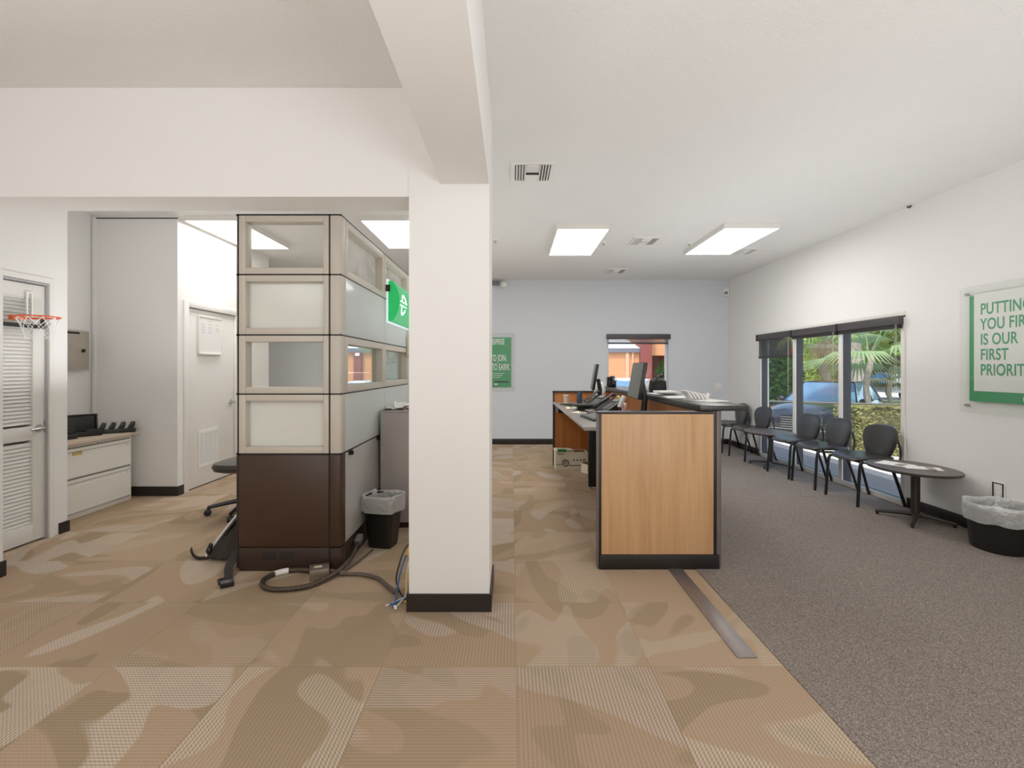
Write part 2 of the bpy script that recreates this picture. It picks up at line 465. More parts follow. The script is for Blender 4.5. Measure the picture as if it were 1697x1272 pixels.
b = MB(); b.box(-4.75, -3.555, 5.2, 5.36, 0, HL); b.box(-4.75, -3.555, 6.29, 7.15, 0, HL); b.box(-4.75, -3.555, 5.36, 6.29, 2.04, HL); b.box(-4.75, -3.75, 5.36, 6.29, 0, 2.04)
struct(b.build('wall_closet', 'wall_white'), 'white closet block with a door in its side')
struct(MB().box(-4.75, -4.6, 7.15, 8.72, 0, HL).build('wall_far_left', 'wall_white'))
struct(MB().box(-6.2, 4.0, -4.35, -4.2, 0, 3.25).build('wall_front', 'wall_white'))
struct(MB().box(-6.35, -6.2, -4.35, 3.0, 0, 3.25).build('wall_front_left', 'wall_white'))
struct(MB().box(-4.1, -3.95, 3.0, 3.96, 0, HL).build('louver_light_block', 'wall_white'))  # unseen wall added to stop sky light leaking through the louvers
# black strip stands in for the shadow line at the closet block's ceiling
struct(MB().box(-4.44, -3.55, 5.195, 5.2, 2.945, 2.955).build('closet_shadow_line', 'baseboard_black'))

# baseboards
def bb(name, x0, x1, y0, y1, h=.1):
    return struct(MB().box(x0, x1, y0, y1, 0.0, h).build(name, 'baseboard_black', bevel=.004))
bb('baseboard_back', -4.6, 3.86, 8.705, 8.72)
bb('baseboard_right', 3.845, 3.86, 7.62, 8.70); bb('baseboard_right', 3.845, 3.86, -4.2, 4.76)
b = MB(); b.box(-.586, -.113, 2.718, 2.73, 0, .098); b.box(-.125, -.113, 2.73, 3.13, 0, .098); b.box(-.586, -.574, 2.73, 3.13, 0, .098); b.box(-.586, -.113, 3.12, 3.132, 0, .098)
struct(b.build('baseboard_column', 'baseboard_black'))
struct(MB().box(-3.32, -3.308, 2.8, 3.2, 0, .1).build('baseboard_left', 'baseboard_black'))
struct(MB().box(-3.70, -3.688, 3.99, 4.08, 0, .09).build('baseboard_left', 'baseboard_black'))
struct(MB().box(-4.44, -3.545, 5.188, 5.2, 0, .1).build('baseboard_closet', 'baseboard_black'))
struct(MB().box(-3.555, -3.543, 5.19, 5.285, 0, .1).build('baseboard_closet', 'baseboard_black'))
struct(MB().box(-3.555, -3.543, 6.37, 7.15, 0, .1).build('baseboard_closet', 'baseboard_black'))
# metal floor raceway cover set in the carpet
tag(MB().box(1.055, 1.15, 2.285, 3.32, 0, .006).build('floor_strip', 'strip_metal', bevel=.002), 'brushed metal raceway strip set in the carpet before the counter', 'floor strip')
# corner bead on the alcove wall
struct(MB().box(-4.44, -4.415, 5.17, 5.2, .1, 2.95).build('trim_2', 'wall_white'))

# ------------------------------------------------------------------ door_1: louvered door at the left
d = sroot('door_1', (-3.745, 3.45, 0), 'white louvered door at the left edge, hoop hung on it')
b = MB(d.location)
b.box(-3.702, -3.690, 3.906, 3.945, 0, 2.07); b.box(-3.702, -3.690, 3.20, 3.906, 2.03, 2.07)
b.box(-3.84, -3.701, 3.906, 3.915, 0, 2.04); b.box(-3.84, -3.701, 3.19, 3.906, 2.03, 2.04)
b.build('door_frame', 'trim_white', d)
b = MB(d.location)
b.box(-3.80, -3.706, 3.8985, 3.9055, .004, 2.028); b.box(-3.80, -3.706, 3.20, 3.8985, 2.012, 2.028)
b.build('door_stop', 'jamb_grey', d)
b = MB(d.location); X0, X1 = -3.765, -3.722
b.box(X0, X1, 3.80, 3.897, .015, 2.005); b.box(X0, X1, 3.02, 3.11, .015, 2.005)
for z0, z1 in ((.015, .15), (.80, .905), (1.885, 2.005)): b.box(X0, X1, 3.11, 3.80, z0, z1)
b.build('door_leaf', 'door_white', d, bevel=.002)
b = MB(d.location)
z = .16
while z < 1.88:
    if not .785 < z < .915: b.obox((-3.742, 3.455, z + .006), (.006, .69, .0295), (0, -.55, 0))
    z += .0285
b.build('louvers', 'door_white', d)
b = MB(d.location)
b.tube([(-3.722, 3.845, .885), (-3.714, 3.845, .885)], .03, 20); b.tube([(-3.717, 3.845, .885), (-3.675, 3.845, .885), (-3.665, 3.835, .885), (-3.665, 3.76, .885), (-3.667, 3.73, .882)], [.012, .012, .012, .0105, .009], 10)
b.build('handle', 'nickel', d, smooth=True)
b = MB(d.location); b.box(-3.724, -3.716, 3.885, 3.8975, .85, .94); b.build('latch_plate', 'nickel', d)

# over-door basketball hoop
hp = thing('basketball_hoop', 'orange mini basketball hoop with white net hung on the louvered door', 'basketball hoop', (-3.70, 3.66, 1.74))
b = MB(hp.location); b.box(-3.728, -3.722, 3.44, 3.86, 1.69, 1.90); b.build('backboard', 'acrylic', hp)
b = MB(hp.location); b.box(-3.732, -3.716, 3.42, 3.875, 1.665, 1.695); b.prism([(3.855, 1.69), (3.875, 1.69), (3.875, 1.74), (3.853, 1.775)], -3.732, -3.716, 'x'); b.build('backboard_trim', 'black_plastic', hp, bevel=.002)
b = MB(hp.location)
for y in (3.735, 3.775): b.box(-3.728, -3.72, y, y + .012, 1.74, 1.93)
b.box(-3.736, -3.72, 3.73, 3.79, 1.93, 1.94)
b.build('hanger_bracket', 'white_plastic', hp)
rc = (-3.555, 3.655); rz = 1.738
b = MB(hp.location); b.box(-3.716, -3.68, 3.59, 3.68, 1.715, 1.75); b.build('rim_mount', 'orange_paint', hp, bevel=.006)
b = MB(hp.location)
b.tube([(rc[0] + .128*math.cos(a), rc[1] + .128*math.sin(a), rz) for a in [2*PI*k/40 for k in range(40)]], .0055, 8, True)
b.tube([(-3.69, 3.62, rz - .012), (-3.62, 3.56, rz - .006)], .004, 6); b.tube([(-3.69, 3.66, rz - .012), (-3.63, 3.75, rz - .006)], .004, 6)
b.build('rim', 'orange_paint', hp, smooth=True)
b = MB(hp.location)
NR = 10
def np_(k, lv):
    a = 2*PI*(k + .5*(lv % 2)) / NR; r = (.128, .105, .088, .078, .074)[lv]
    return (rc[0] + r*math.cos(a), rc[1] + r*math.sin(a), rz - (.004, .05, .095, .135, .165)[lv])
for lv in range(4):
    for k in range(NR):
        r_ = .0028 if lv == 0 else .0016
        b.tube([np_(k, lv), np_(k, lv + 1)], r_, 4); b.tube([np_(k, lv), np_(k - 1 if lv % 2 == 0 else k + 1, lv + 1)], r_, 4)
b.build('net', 'net_white', hp); hp.location.x += .014

# ------------------------------------------------------------------ door_2: closet door
d = sroot('door_2', (-3.57, 5.83, 0), 'white flush closet door with a vent grille and a whiteboard')
b = MB(d.location)
b.box(-3.60, -3.538, 5.285, 5.365, 0, 2.10); b.box(-3.60, -3.538, 6.285, 6.365, 0, 2.10); b.box(-3.60, -3.5385, 5.365, 6.285, 2.03, 2.10)
b.build('door_frame', 'trim_white', d, bevel=.006)
MB(d.location).box(-3.62, -3.572, 5.372, 6.278, .012, 2.022).build('door_leaf', 'door_white', d, bevel=.002)
b = MB(d.location); b.box(-3.75, -3.574, 5.366, 6.284, 0, .01); b.box(-3.75, -3.58, 5.364, 5.371, 0, 2.03); b.build('gap_shadow', 'seam_black', d)
for z in (.24, 1.02, 1.80):
    b = MB(d.location); b.cyl((-3.562, 5.369, z), (-3.562, 5.369, z + .1), .008, 8); b.build('hinge', 'nickel', d)
g = MB(d.location); g.frame(5.56, 5.93, .22, .64, .028, -3.572, -3.562, axis='x')
for y in (5.66, 5.745, 5.83): g.box(-3.571, -3.563, y - .006, y + .006, .24, .62)
z = .255
while z < .61: g.obox((-3.567, 5.745, z), (.004, .33, .012), (0, -.6, 0)); z += .016
go = g.build('vent_grille', 'trim_white', d)
MB(d.location).box(-3.573, -3.5715, 5.585, 5.905, .245, .615).build('vent_backing', 'grey_plastic', go)
b = MB(d.location); b.cyl((-3.572, 6.21, .93), (-3.562, 6.21, .93), .03, 18); b.tube([(-3.565, 6.21, .93), (-3.52, 6.21, .93), (-3.512, 6.20, .93), (-3.512, 6.08, .93)], .011, 10)
b.build('handle', 'nickel', d, smooth=True)
wb = thing('whiteboard', 'small framed whiteboard hung on the closet door', 'whiteboard', (-3.572, 5.76, 1.56))
MB(wb.location).box(-3.570, -3.556, 5.555, 5.985, 1.535, 1.945).build('board', 'white_plastic', wb)
MB(wb.location).frame(5.545, 5.995, 1.525, 1.955, .014, -3.571, -3.548, axis='x').build('frame', 'trim_white', wb, bevel=.003)
MB(wb.location).box(-3.556, -3.535, 5.56, 5.98, 1.515, 1.527).build('pen_tray', 'trim_white', wb)
for nm, rows, mt in (('blue_writing', ((5.60, 1.83), (5.60, 1.80), (5.60, 1.77), (5.73, 1.83), (5.73, 1.80), (5.73, 1.77), (5.87, 1.83), (5.87, 1.80)), 'marker_blue'), ('red_writing', ((5.60, 1.865), (5.72, 1.90), (5.73, 1.865), (5.87, 1.87)), 'marker_red')):
    b = MB(wb.location)
    for y, z in rows:
        pts = [(-3.5553, y + .012*k, z + .007*math.sin(k*2.1 + y*9)) for k in range(7)]; b.tube(pts, .0014, 4)
    tag(b.build('handwriting', mt, wb), nm.replace('_', ' '), None, None, 'stuff')

# ------------------------------------------------------------------ window_1: storefront window on the right
w = sroot('window_1', (3.9, 6.2, 0), 'three-pane storefront window on the right wall')
YS = (4.79, 5.727, 6.663, 7.60)
b = MB(w.location); b2 = MB(w.location)
for y in YS:
    a0, a1 = (y, y + .045) if y == YS[0] else ((y - .045, y) if y == YS[-1] else (y - .03, y + .03))
    b.box(3.862, 3.955, a0, a1, 0.0, 1.915); b2.box(3.848, 3.862, a0, a1, .05, 1.86)
b.box(3.862, 3.955, 4.79, 7.60, 0, .045); b.box(3.862, 3.955, 4.79, 7.60, 1.865, 1.915)
b2.box(3.845, 3.862, 4.79, 7.60, .004, .055); b2.box(3.85, 3.862, 4.79, 7.60, 1.875, 1.915)
b.build('window_frame', 'bronze_frame', w); b2.build('window_trim', 'trim_white', w)
for k in range(3): MB(w.location).box(3.916, 3.922, YS[k] + .02, YS[k+1] - .02, .04, 1.87).build('pane', 'glass_window', w)
for k in range(3):
    y0, y1 = YS[k] + .008, YS[k+1] - .008
    nm = ('the nearest storefront pane', 'the middle storefront pane', 'the farthest window pane, lowered part way')[k]
    s_ = thing('roller_shade', 'black roller shade at the top of ' + nm, 'roller shade', (3.83, (y0+y1)/2, 1.8), 0, 'roller shades of the storefront window')
    MB(s_.location).box(3.795, 3.846, y0, y1, 1.788, 1.872).build('valance', 'bronze_frame', s_, bevel=.004)
    if k < 2:
        b = MB(s_.location); b.box(3.81, 3.844, y0 + .01, y1 - .01, 1.748, 1.788); b.build('rolled_fabric', 'black_plastic', s_)
    else:
        MB(s_.location).box(3.83, 3.832, y0 + .02, y1 - .02, 1.535, 1.79).build('lowered_fabric', 'shade_fabric', s_)
        MB(s_.location).box(3.823, 3.839, y0 + .02, y1 - .02, 1.505, 1.538).build('hem_bar', 'black_plastic', s_)
    MB(s_.location).box(3.79, 3.848, y1 - .014, y1, 1.775, 1.874).build('end_cap', 'black_plastic', s_)
    b = MB(s_.location); b.tube([(3.79, y0 + .02, 1.79), (3.79, y0 + .02, 1.0), (3.785, y0 + .035, .99), (3.79, y0 + .035, 1.79)], .0013, 5); b.build('bead_chain', 'taupe_frame', s_)

# window_2: back wall window at the right, window_3: back wall window behind the cubicle
for k, (x0, x1, z0, z1) in enumerate(((1.71, 2.80, .84, 1.96), (-3.05, -2.3, .9, 1.96))):
    w = sroot('window_%d' % (k + 2), ((x0+x1)/2, 8.79, z0), ('window in the back wall above the reception counter', 'window in the back wall seen through the cubicle glass')[k])
    MB(w.location).frame(x0, x1, z0, z1, .035, 8.80, 8.85).build('window_frame', 'bronze_frame' if k else 'trim_white', w)
    MB(w.location).box(x0 + .03, x1 - .03, 8.822, 8.828, z0 + .03, z1 - .03).build('pane', 'glass_window', w)
    MB(w.location).box(x0 - .02, x1 + .02, 8.70, 8.80, z0 - .02, z0).build('sill', 'trim_white', w)
s_ = thing('roller_shade', 'black roller shade of the back wall window, rolled nearly up', 'roller shade', (2.26, 8.70, 1.87))
MB(s_.location).box(1.69, 2.82, 8.66, 8.715, 1.872, 1.962).build('valance', 'bronze_frame', s_, bevel=.004)
MB(s_.location).box(1.715, 2.775, 8.69, 8.693, 1.81, 1.875).build('lowered_fabric', 'shade_light', s_)
MB(s_.location).box(1.71, 2.78, 8.68, 8.70, 1.785, 1.812).build('hem_bar', 'black_plastic', s_)
b = MB(s_.location); b.tube([(2.775, 8.685, 1.87), (2.775, 8.685, 1.0)], .003, 5); b.build('bead_chain', 'black_plastic', s_)

# ------------------------------------------------------------------ ceiling lights, vents, detectors
def light(name_label, x0, x1, y0, y1, z):
    t = thing('ceiling_light', name_label, 'ceiling light', ((x0+x1)/2, (y0+y1)/2, z), 0, 'flat panel lights on the ceiling')
    b = MB(t.location); b.ringxy(x0, x1, y0, y1, .016, z - .055, z + .002); b.box(x0 + .017, x1 - .017, y0 + .017, y1 - .017, z - .012, z + .001)
    b.build('housing', 'trim_white', t)
    MB(t.location).box(x0 + .014, x1 - .014, y0 + .014, y1 - .014, z - .053, z - .04).build('diffuser', 'light_panel', t)
light('glowing ceiling panel above the reception counter', .49, 1.075, 5.33, 6.58, H)
light('glowing ceiling panel nearest the storefront window', 2.30, 2.92, 5.29, 6.54, H)
light('glowing ceiling panel just left of the column, beyond the cubicle', -1.62, -1.0, 5.20, 6.42, HL)
light('glowing ceiling panel at far left beside the closet wall', -3.50, -2.92, 5.20, 6.44, HL)

def vent(label, cx, cy, sx, sy):
    t = thing('ceiling_vent', label, 'ceiling vent', (cx, cy, H), 0, 'air vents on the ceiling')
    b = MB((cx, cy, H)); a, d = sx/2, sy/2
    b.ringxy(cx-a, cx+a, cy-d, cy+d, .03, H-.012, H+.002)
    b.build('frame', 'trim_white', t)
    MB((cx, cy, H)).box(cx-a+.02, cx+a-.02, cy-d+.02, cy+d-.02, H-.004, H+.001).build('backing', 'seam_black', t)
    b = MB((cx, cy, H))
    for s in (-1, 1):
        for k in range(4):
            b.obox((cx + s*(a - .045 - .022*k), cy, H-.012), (.006, sy - .07, .016), (0, s*.6, 0))
    for k in range(4):
        b.obox((cx, cy - d + .05 + .035*k, H-.012), (sx - .24, .006, .016), (.6, 0, 0))
    b.box(cx - a + .115, cx + a - .115, cy + d - .15, cy + d - .03, H-.014, H-.008)
    b.build('slats', 'trim_white', t)
vent('four-way ceiling vent nearest the column beam', .165, 3.91, .34, .38)
vent('ceiling vent between the two right-hand light panels', 1.64, 6.03, .34, .36)
vent('ceiling vent closest to the back wall', 1.68, 7.88, .34, .36)
vent('ceiling vent tucked behind the light panel near the window', 3.12, 6.56, .30, .30)
for lb, x, y in (('small white sprinkler head near the column edge', -.2, 5.95), ('small white sprinkler head behind the counter light panel', 1.14, 6.06), ('small white sprinkler head left of the window-side light panel', 2.21, 6.09)):
    t = thing('ceiling_sprinkler', lb, 'sprinkler', (x, y, H), 0, 'sprinkler heads on the ceiling')
    MB((x, y, H)).loft([(.035, .035, (H if x > -.36 else HL) + .003), (.035, .035, H-.008), (.02, .02, H-.02)], 16, c=(x, y)).build('escutcheon', 'white_plastic', t, smooth=True)
    MB((x, y, H)).loft([(.008, .008, H-.02), (.008, .008, H-.04), (.02, .02, H-.043), (.02, .02, H-.047)], 12, c=(x, y)).build('deflector', 'nickel', t, smooth=True)
t = thing('security_camera', 'white security camera high on the back wall beside the column', 'camera', (-.22, 8.70, 2.85))
MB(t.location).box(-.42, -.17, 8.66, 8.72, 2.83, 2.90).build('mount', 'grey_plastic', t, bevel=.006)
MB(t.location).obox((-.15, 8.62, 2.835), (.09, .13, .085), (.2, 0, .4)).build('housing', 'white_plastic', t, bevel=.015)
t = thing('motion_sensor', 'white motion sensor in the top right back corner', 'sensor', (3.8, 8.68, 2.7))
MB(t.location).obox((3.82, 8.69, 2.71), (.10, .07, .13), (0, 0, -.6)).build('body', 'white_plastic', t, bevel=.012)
MB(t.location).obox((3.80, 8.662, 2.69), (.055, .02, .05), (0, 0, -.6)).build('lens', 'grey_plastic', t, bevel=.004)
t = thing('ceiling_hook', 'small dark hook at the ceiling edge above the right poster', 'hook', (3.84, 4.72, 2.90))
MB(t.location).tube([(3.855, 4.72, 2.925), (3.845, 4.72, 2.91), (3.83, 4.72, 2.905), (3.82, 4.72, 2.92)], .008, 8).build('hook', 'bronze_frame', t, smooth=True)
t = thing('wall_screw', 'black screw head in the front of the column', 'screw', (-.397, 2.73, 1.47))
MB(t.location).loft([(.009, .009, 0), (.008, .008, .004), (.004, .004, .006)], 12).build('head', 'black_plastic', t).rotation_euler = (PI/2, 0, 0)

def plate(name, label, cat, x0, x1, z0, z1, y, holes):
    t = thing(name, label, cat, ((x0+x1)/2, y, (z0+z1)/2))
    MB(t.location).box(x0, x1, y - .008, y, z0, z1).build('plate', 'white_plastic', t, bevel=.003)
    for k in range(holes):
        xc = x0 + (x1 - x0) * (k + .5) / holes; MB(t.location).box(xc - .012, xc + .012, y - .013, y - .006, (z0+z1)/2 - .03, (z0+z1)/2 + .03).build('rocker', 'trim_white', t, bevel=.002)
    return t
plate('light_switch', 'white double light switch on the blue back wall', 'switch', 3.62, 3.75, .98, 1.09, 8.72, 2)
def outlet(label, y, z, plug):
    t = thing('wall_outlet', label, 'outlet', (3.86, y, z))
    MB(t.location).box(3.852, 3.86, y - .045, y + .045, z - .065, z + .065).build('plate', 'white_plastic', t, bevel=.003)
    for k in (-.028, .028): MB(t.location).box(3.849, 3.853, y - .018, y + .018, z + k - .018, z + k + .018).build('socket', 'trim_white', t)
    if plug:
        b = MB(t.location); b.frame(y - .043, y + .043, z - .063, z + .063, .006, 3.846, 3.8525, axis='x'); b.build('gasket', 'black_plastic', t)
outlet('white outlet with a dark worn edge above the right trash can', 3.87, .385, True)
outlet('white outlet low on the right wall by the farthest chair', 8.33, .17, False)
# electrical panel box in the alcove
t = thing('electrical_panel', 'grey metal electrical panel box on the alcove wall', 'electrical panel', (-4.42, 4.85, 1.53))
MB(t.location).box(-4.453, -4.40, 4.62, 5.06, 1.345, 1.725).build('box', 'panel_grey', t)
MB(t.location).box(-4.40, -4.385, 4.60, 5.075, 1.335, 1.735).build('door', 'panel_grey', t, bevel=.004)
b = MB(t.location); b.cyl((-4.385, 5.0, 1.535), (-4.372, 5.0, 1.535), .017, 14); b.build('lock_knob', 'black_plastic', t)
MB(t.location).box(-4.386, -4.3835, 4.80, 4.96, 1.70, 1.722).build('nameplate', 'black_plastic', t)

# ------------------------------------------------------------------ posters
def standoffs(t, pts, axis):
    for p in pts:
        b = MB(t.location); q = Vector(p)
        b.cyl(q, q + (Vector((-.03, 0, 0)) if axis == 'x' else Vector((0, -.03, 0))), .012, 14); b.build('standoff', 'nickel', t, smooth=True)
t = thing('wall_poster', 'green and white framed poster on the right wall with large green lettering', 'poster', (3.85, 3.6, 1.5))
y1, y0 = 4.175, 3.10; zb, zt = .985, 2.035
standoffs(t, [(3.86, y, z) for y in (y1 - .05, y0 + .05) for z in (zb + .06, zt - .06)], 'x')
MB(t.location).box(3.8365, 3.838, y0 + .085, y1 - .078, 1.083, 1.955).build('green_border', 'green_print', t)
MB(t.location).box(3.8350, 3.8362, y0 + .125, y1 - .12, 1.168, 1.967).build('white_sheet', 'paper', t)
Lz = 1.895
for k, line in enumerate(('PUTTING', 'YOU FIRST', 'IS OUR', 'FIRST', 'PRIORITY.')):
    text('lettering', line, .128, 'green_ink', t, Vector((3.8342, y1 - .175, Lz - .101 - .1235*k)) - t.location, (PI/2, 0, -PI/2), .72, .002)
b = MB(t.location); b.frame(3.62, 3.665, 1.106, 1.138, .005, 3.8352, 3.8362, axis='x'); b.box(3.8352, 3.8362, 3.63, 3.655, 1.12, 1.125); b.build('emblem', 'white_ink', t)
MB(t.location).box(3.826, 3.8315, y0, y1, zb, zt).build('acrylic_front', 'acrylic', t)

t = thing('wall_poster', 'green poster with white lettering on the blue back wall by the column', 'poster', (-.3, 8.71, 1.45))
x0, x1 = -.78, .06; zb, zt = .935, 1.985
standoffs(t, [(x, 8.72, z) for x in (x0 + .05, x1 - .045) for z in (zb + .06, zt - .06)], 'y')
MB(t.location).box(x0 + .08, x1 - .07, 8.700, 8.702, 1.022, 1.905).build('green_sheet', 'green_print', t)
for s, size, z, x in (('ENTERPRISE', .148, 1.778, -.128), ('TO JOIN.', .160, 1.485, -.085), ('TO EARN.', .160, 1.325, -.035)):
    text('lettering', s, size, 'white_ink', t, Vector((x, 8.699, z)) - t.location, (PI/2, 0, 0), .43, .002, 'RIGHT')
b = MB(t.location)
for k, L in enumerate((.24, .20, .17)): b.box(-.37, -.37 + L, 8.698, 8.6995, 1.26 - .035*k, 1.268 - .035*k)
b.build('fine_print', 'white_ink', t)
b = MB(t.location); b.box(-.31, -.05, 8.698, 8.6995, 1.10, 1.128); b.build('emblem_bar', 'print_black', t)
b = MB(t.location); b.box(-.31, -.25, 8.698, 8.6995, 1.06, 1.085); b.build('emblem', 'white_ink', t)
MB(t.location).box(x0, x1, 8.688, 8.694, zb, zt).build('acrylic_front', 'acrylic', t)
# ------------------------------------------------------------------ cubicle partition
cp = thing('cubicle_partition', 'tall taupe cubicle partition of stacked glass tiles over a dark brown base', 'partition', (-1.5, 3.31, 0))
O = cp.location
ROWS = [(1.985, 2.375), (1.582, 1.976), (1.187, 1.573), (.787, 1.178)]
FX0, FX1 = -1.822, -1.222
for k, (z0, z1) in enumerate(ROWS):
    b = MB(O); w_ = .042
    x0, x1 = FX0, FX1; a0, a1, c0, c1 = x0 + w_ + .003, x1 - w_ + .006, z0 + w_, z1 - w_
    b.box(x0, a0, 3.262, 3.345, z0, z1); b.box(a1, x1, 3.262, 3.345, z0, z1); b.box(a0, a1, 3.262, 3.345, z0, c0); b.box(a0, a1, 3.262, 3.345, c1, z1)
    f = b.build('tile_frame', 'taupe_frame', cp, bevel=.004)
    MB(O).box(a0, a1, 3.318, 3.323, c0, c1).build('frosted_pane' if k % 2 else 'glass_pane', 'frosted' if k % 2 else 'glass_smeared', f)
b = MB(O)
for z in (2.380, 1.981, 1.578, 1.183, .783): b.box(-1.842, -1.14, 3.268, 3.338, z - .006, z + .006)
b.box(FX0 - .012, FX0, 3.268, 3.338, 0.02, 2.385); b.box(FX1, FX1 + .011, 3.268, 3.338, .02, 2.385)
b.box(-1.24, -1.15, 3.345, 5.42, .03, .78); b.build('dark_core', 'seam_black', cp)
MB(O).box(-1.846, -1.836, 3.275, 3.345, .785, 2.375).build('end_trim', 'taupe_frame', cp, bevel=.003)
MB(O).box(-1.846, -1.836, 3.275, 3.345, .02, .775).build('end_trim', 'dark_brown', cp, bevel=.003)
MB(O).box(FX0, FX1, 3.262, 3.345, .163, .776).build('lower_panel', 'dark_brown', cp, bevel=.004)
b = MB(O); b.box(FX0, FX1, 3.266, 3.345, 0, .156)
b.build('base_panel', 'darker_brown', cp, bevel=.004)
b = MB(O)
for x in (-1.62, -1.50):
    for k in range(5): b.box(x - .045, x + .045, 3.2645, 3.2665, .075 + .011*k, .081 + .011*k)
b.build('vent_slots', 'seam_black', cp)
def postpoly(): return [(-1.211, 3.262), (-1.152, 3.262), (-1.138, 3.276), (-1.138, 3.345), (-1.211, 3.345)]
for z0, z1 in ROWS: MB(O).prism(postpoly(), z0, z1).build('corner_post', 'taupe_frame', cp, bevel=.003)
MB(O).prism(postpoly(), .163, .776).build('corner_post', 'dark_brown', cp, bevel=.003)
MB(O).prism(postpoly(), 0, .156).build('corner_post', 'darker_brown', cp, bevel=.003)
# run going away from the camera along x = -1.14
MODS = [(3.352, 4.365), (4.375, 5.36)]
for mi, (y0, y1) in enumerate(MODS):
    for k, (z0, z1) in enumerate(ROWS):
        if k % 2 == 0:
            wv = .05
            f = MB(O).frame(y0, y1, z0, z1, wv, -1.236, -1.138, axis='x').build('tile_frame', 'taupe_frame', cp, bevel=.004)
            MB(O).box(-1.20, -1.195, y0 + wv, y1 - wv, z0 + wv, z1 - wv).build('glass_pane', 'glass_clear' if k == 2 else 'glass_side', f)
        else:
            MB(O).box(-1.148, -1.138, y0, y1, z0, z1).build('frosted_pane', 'frosted_side', cp, bevel=.002)
            MB(O).box(-1.236, -1.226, y0, y1, z0, z1).build('frosted_pane', 'frosted_side', cp, bevel=.002)
    MB(O).box(-1.15, -1.139, y0 + .0, y1 - .0, .165, .775).build('lower_panel', 'grey_laminate', cp, bevel=.002)
    b = MB(O)
    for yy in ((y0 + .06, y1 - .25) if mi == 0 else ()):
        for q in range(3): b.box(-1.137, -1.118, yy + .02*q, yy + .02*q + .008, .752 - .004*q, .772)
        b.box(-1.138, -1.128, yy - .01, yy + .06, .768, .778)
    if mi == 0: b.build('hook_bracket', 'black_metal', cp)
b = MB(O)
for z in (2.380, 1.981, 1.578, 1.183, .783): b.box(-1.232, -1.142, 3.345, 5.40, z - .006, z + .006)
b.build('seam_rails', 'seam_black', cp)
MB(O).box(-1.236, -1.136, 5.366, 5.42, 0.02, 2.375).build('end_post', 'taupe_frame', cp, bevel=.004)
MB(O).box(-1.23, -1.143, 3.345, 5.42, 0, .157).build('side_base', 'darker_brown', cp, bevel=.003)

# green lightbox sign mounted on the partition
sg = thing('lightbox_sign', 'glowing green bulged lightbox sign with a white looped emblem on the partition', 'sign', (-1.09, 4.9, 1.96))
Z0, Z1, ya, yb = 1.785, 2.15, 4.44, 5.30
prof = []
for k in range(15):
    t_ = k / 14.0; z_ = Z0 + (Z1 - Z0) * t_
    prof.append((-1.122 + .105 * max(0.0, math.sin(PI * (.06 + .88 * t_))) ** .6, z_))
prof = [(-1.122, Z0)] + prof + [(-1.122, Z1)]
for ye in (ya, yb): MB(sg.location).face([(x, ye, z) for x, z in prof]).build('end_cap', 'sign_green', sg)
b = MB(sg.location)
A = [b.P((x, ya, z)) for x, z in prof]; Bq = [b.P((x, yb, z)) for x, z in prof]
for j in range(len(prof) - 1): b.F((A[j], A[j+1], Bq[j+1], Bq[j]))
b.build('bulged_front', 'sign_green_front', sg, smooth=True)
MB(sg.location).box(-1.137, -1.122, ya - .015, yb + .015, Z0 - .015, Z1 + .015).build('back_rim', 'sign_edge', sg, bevel=.003)
MB(sg.location).box(-1.137, -1.10, ya - .028, ya - .014, Z1 - .10, Z1 - .04).build('power_clip', 'black_plastic', sg)
def fx(z):
    t_ = (z - Z0) / (Z1 - Z0); return -1.122 + .105 * max(0.0, math.sin(PI * (.06 + .88 * t_))) ** .6 + .002
b = MB(sg.location); cy, cz, r1 = 4.615, 1.95, .085
def arc(a0, a1, r, n=22): return [(fx(cz + r*math.sin(a)), cy + r*math.cos(a), cz + r*math.sin(a)) for a in [a0 + (a1 - a0)*k/n for k in range(n + 1)]]
b.tube(arc(.12, PI - .25, r1), .012, 6, flat=.35); b.tube(arc(PI + .12, 2*PI - .55, r1), .012, 6, flat=.35)
b.tube([(fx(cz + .02), cy - .16, cz + .02), (fx(cz + .02), cy + .098, cz + .02)], .010, 6, flat=.35)
b.tube([(fx(cz - .016), cy - .16, cz - .016), (fx(cz - .016), cy + .098, cz - .016)], .010, 6, flat=.35)
b.build('emblem', 'sign_white', sg)
t = thing('wall_box', 'small beige box with a stub of pipe hung under the green sign', 'box', (-1.11, 5.34, 1.55))
MB(t.location).box(-1.136, -1.07, 5.27, 5.35, 1.47, 1.70).build('box', 'label_tan', t, bevel=.006)
MB(t.location).tube([(-1.105, 5.31, 1.70), (-1.105, 5.31, 1.78)], .015, 10).build('pipe', 'white_plastic', t, smooth=True)

